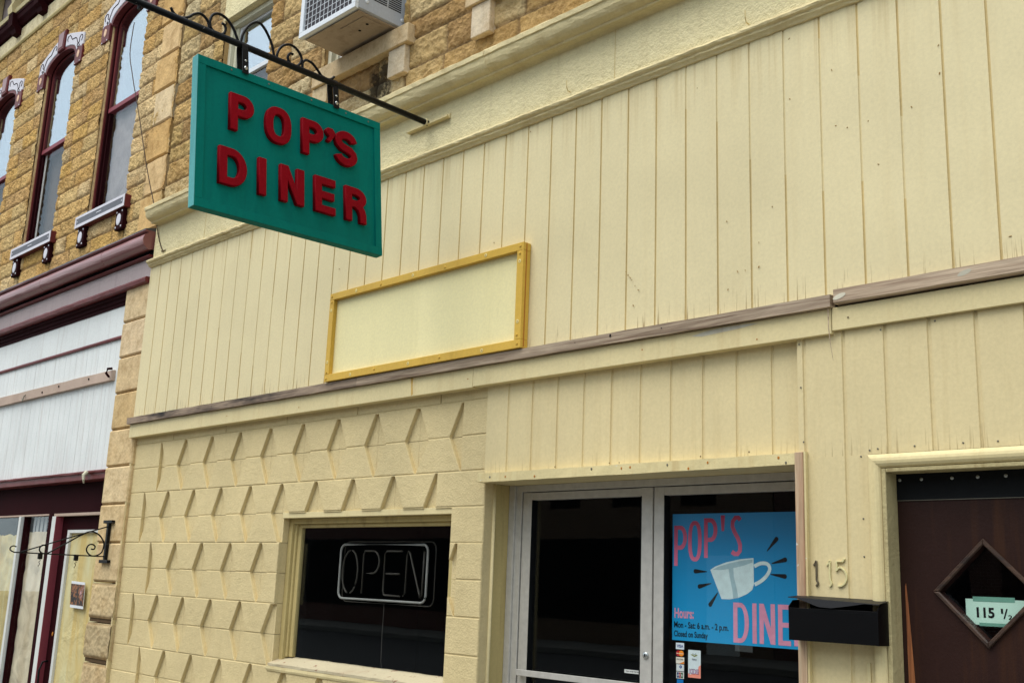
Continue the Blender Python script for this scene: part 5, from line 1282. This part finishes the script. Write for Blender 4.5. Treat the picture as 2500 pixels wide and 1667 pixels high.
for (hx, hy) in ((ax0 + .44, ay0 + .21), (ax0 + .55, ay0 + .19)):
    s_ = MB(); s_.tube([(hx, hy, az0 - .0095), (hx, hy, az0 - .0112)], .011, 12); s_.build('drain_hole', M['dark'], ac)

# --- wrought iron bracket at the left ---------------------------------------
lb = thing('scroll_bracket', 'thin black iron scroll bracket with two empty hooks on the stone pilaster', 'bracket', (-.39, -.01, 1.6))
XB = -.395
MB().box(XB - .016, XB + .016, -.022, .005, 1.618, 1.919).build('back_plate', M['iron'], lb, bevel=.002)
for (xc, z0, z1) in ((-.400, 1.920, 1.946), (-.400, 1.590, 1.617)): MB().box(xc - .082, xc + .082, -.024, .005, z0, z1).build('end_plate', M['iron'], lb, bevel=.003)
def rod(p, r=.0052): MB().tube([(XB, y, z) for y, z in smooth_pts(p)], r, 7).build('rod', M['iron'], lb, smooth=True)
rod([(-.02, 1.644), (-.40, 1.644), (-.713, 1.645), (-.765, 1.648), (-.792, 1.664), (-.790, 1.684), (-.770, 1.694), (-.747, 1.688)])
rod([(-.02, 1.892), (-.370, 1.769), (-.704, 1.650)])
rod([(-.506, 1.676), (-.512, 1.704), (-.538, 1.713), (-.560, 1.695), (-.562, 1.668), (-.541, 1.649), (-.506, 1.646), (-.47, 1.664), (-.34, 1.745), (-.215, 1.822), (-.155, 1.842), (-.100, 1.828), (-.060, 1.795), (-.034, 1.745), (-.045, 1.680), (-.085, 1.650), (-.130, 1.646), (-.165, 1.668), (-.178, 1.700), (-.162, 1.732), (-.130, 1.738), (-.108, 1.722), (-.115, 1.700), (-.14, 1.700)], .0062)
for hy in (-.551, -.257):
    MB().box(XB - .012, XB + .012, hy - .017, hy + .017, 1.600, 1.650).build('clamp', M['iron'], lb, bevel=.004)
    MB().tube([(XB, hy, 1.600), (XB, hy + .006, 1.588), (XB, hy - .006, 1.578), (XB, hy + .004, 1.566), (XB, hy, 1.554), (XB, hy - .008, 1.548), (XB, hy - .004, 1.540)], .0028, 6).build('hook', M['iron'], lb)

# --- small flyer on the papered door -----------------------------------------
fl = thing('flyer', 'small dark picture flyer with white ends taped to the yellowed door', 'flyer', (-1.23, .155, 1.19))
flw = [(-1.385, 1.425), (-1.100, 1.418), (-1.078, 1.188), (-1.352, 1.193)]
def lerp(a, b_, t): return (a[0] + (b_[0] - a[0]) * t, a[1] + (b_[1] - a[1]) * t)
fb = MB(); fb.prism([flw[3], flw[2], flw[1], flw[0]], .152, .158); fb.build('sheet', M['plast'], fl)
m, n, b = new_mat('flyer_picture'); v = noise(n, pos(n, (1, 1, 1)), 16, 5, .7); r = ramp(n, [(.42, lin(20, 16, 14)), (.50, lin(60, 38, 28)), (.54, lin(176, 112, 64)), (.60, lin(60, 44, 36)), (.66, lin(196, 150, 150))]); n.links.new(v.outputs[0], r.inputs[0]); n.links.new(r.outputs[0], b.inputs['Base Color'])
fb = MB(); fb.prism([lerp(flw[3], flw[0], .11), lerp(flw[2], flw[1], .11), lerp(flw[1], flw[2], .10), lerp(flw[0], flw[3], .10)][::1], .1505, .1518); fb.build('picture', m, fl)

# --- dangling wire ------------------------------------------------------------
wr = MB(); wp = smooth_pts([(-1.245, .02, 6.90), (-1.134, -.03, 6.50), (-.93, -.04, 6.11), (-.735, -.04, 5.74), (-.535, -.04, 5.332), (-.37, -.03, 4.99), (-.216, -.03, 4.723), (-.103, -.025, 4.469), (-.01, -.02, 4.30), (.035, -.018, 4.25)], 5)
rw = random.Random(2); wp = [(x + rw.uniform(-.003, .003), y, z + rw.uniform(-.003, .003)) for x, y, z in wp]
wo_ = wr.tube(wp, .0045, 5).build('dangling_wire', flat('old_wire', (62, 44, 30), .7), None, base=wp[-1]); wo_['label'] = 'thin dark wire hanging across the stone wall down to the cream frieze'; wo_['category'] = 'wire'
kn = MB(); kn.tube([wp[-1], (.04, -.03, 4.24), (.03, -.022, 4.232), (.045, -.02, 4.238), (.085, -.018, 4.243)], .0045, 6); ko = kn.build('wire_knot', wo_.data.materials[0], wo_)

# ================================================================ ACROSS THE STREET (seen only as reflections)
def brick_mat(name, a, b_):
    m, n, b = new_mat(name); br = n.nodes.new('ShaderNodeTexBrick'); br.inputs['Scale'].default_value = 4; br.inputs['Color1'].default_value = lin(*a); br.inputs['Color2'].default_value = lin(*b_); br.inputs['Mortar'].default_value = lin(120, 110, 100)
    g = n.nodes.new('ShaderNodeNewGeometry'); mp = n.nodes.new('ShaderNodeMapping'); mp.inputs['Rotation'].default_value = (PI / 2, 0, 0); n.links.new(g.outputs['Position'], mp.inputs[0]); n.links.new(mp.outputs[0], br.inputs[0]); n.links.new(br.outputs[0], b.inputs['Base Color']); b.inputs['Roughness'].default_value = .9; return m
bd = [(-24, -13, 8.2, (96, 52, 42)), (-12.96, -5, 7.0, (110, 84, 62)), (-4.96, 2, 7.8, (88, 48, 40)), (2.04, 9, 6.4, (92, 80, 66)), (9.04, 20, 7.6, (80, 46, 38))]
lbs = ['tall red brick building across the street at the far left end', 'tan brick building across the street', 'red brick building across the street with pale ground floor', 'low brown brick building across the street', 'long dark red brick building across the street']
for i, (a, b_, h, colr) in enumerate(bd):
    o = thing('brick_building', lbs[i], 'building', ((a + b_) / 2, -19, 0), 'buildings across the street')
    MB().box(a, b_, -24, -17.2, 0, h).build('wall', brick_mat('brick_' + str(i), colr, tuple(int(c * .85) for c in colr)), o)
    MB().box(a, b_, -17.35, -17.21, h - .5, h + .2).build('cornice', M['mauve'] if i % 2 else M['maroon_d'], o)
    k = a + 1
    while k < b_ - 1.2:
        MB().box(k, k + 1, -17.24, -17.19, h - 3.4, h - 1.4).build('window', M['dark'], o); k += 2.2
    MB().box(a + .6, b_ - 2.4, -17.24, -17.19, .7, 2.8).build('shop_window', M['dark'], o)
    MB().box(b_ - 1.8, b_ - .9, -17.24, -17.19, .14, 2.4).build('door', M['whitetrim'] if i % 2 else M['brown'], o)
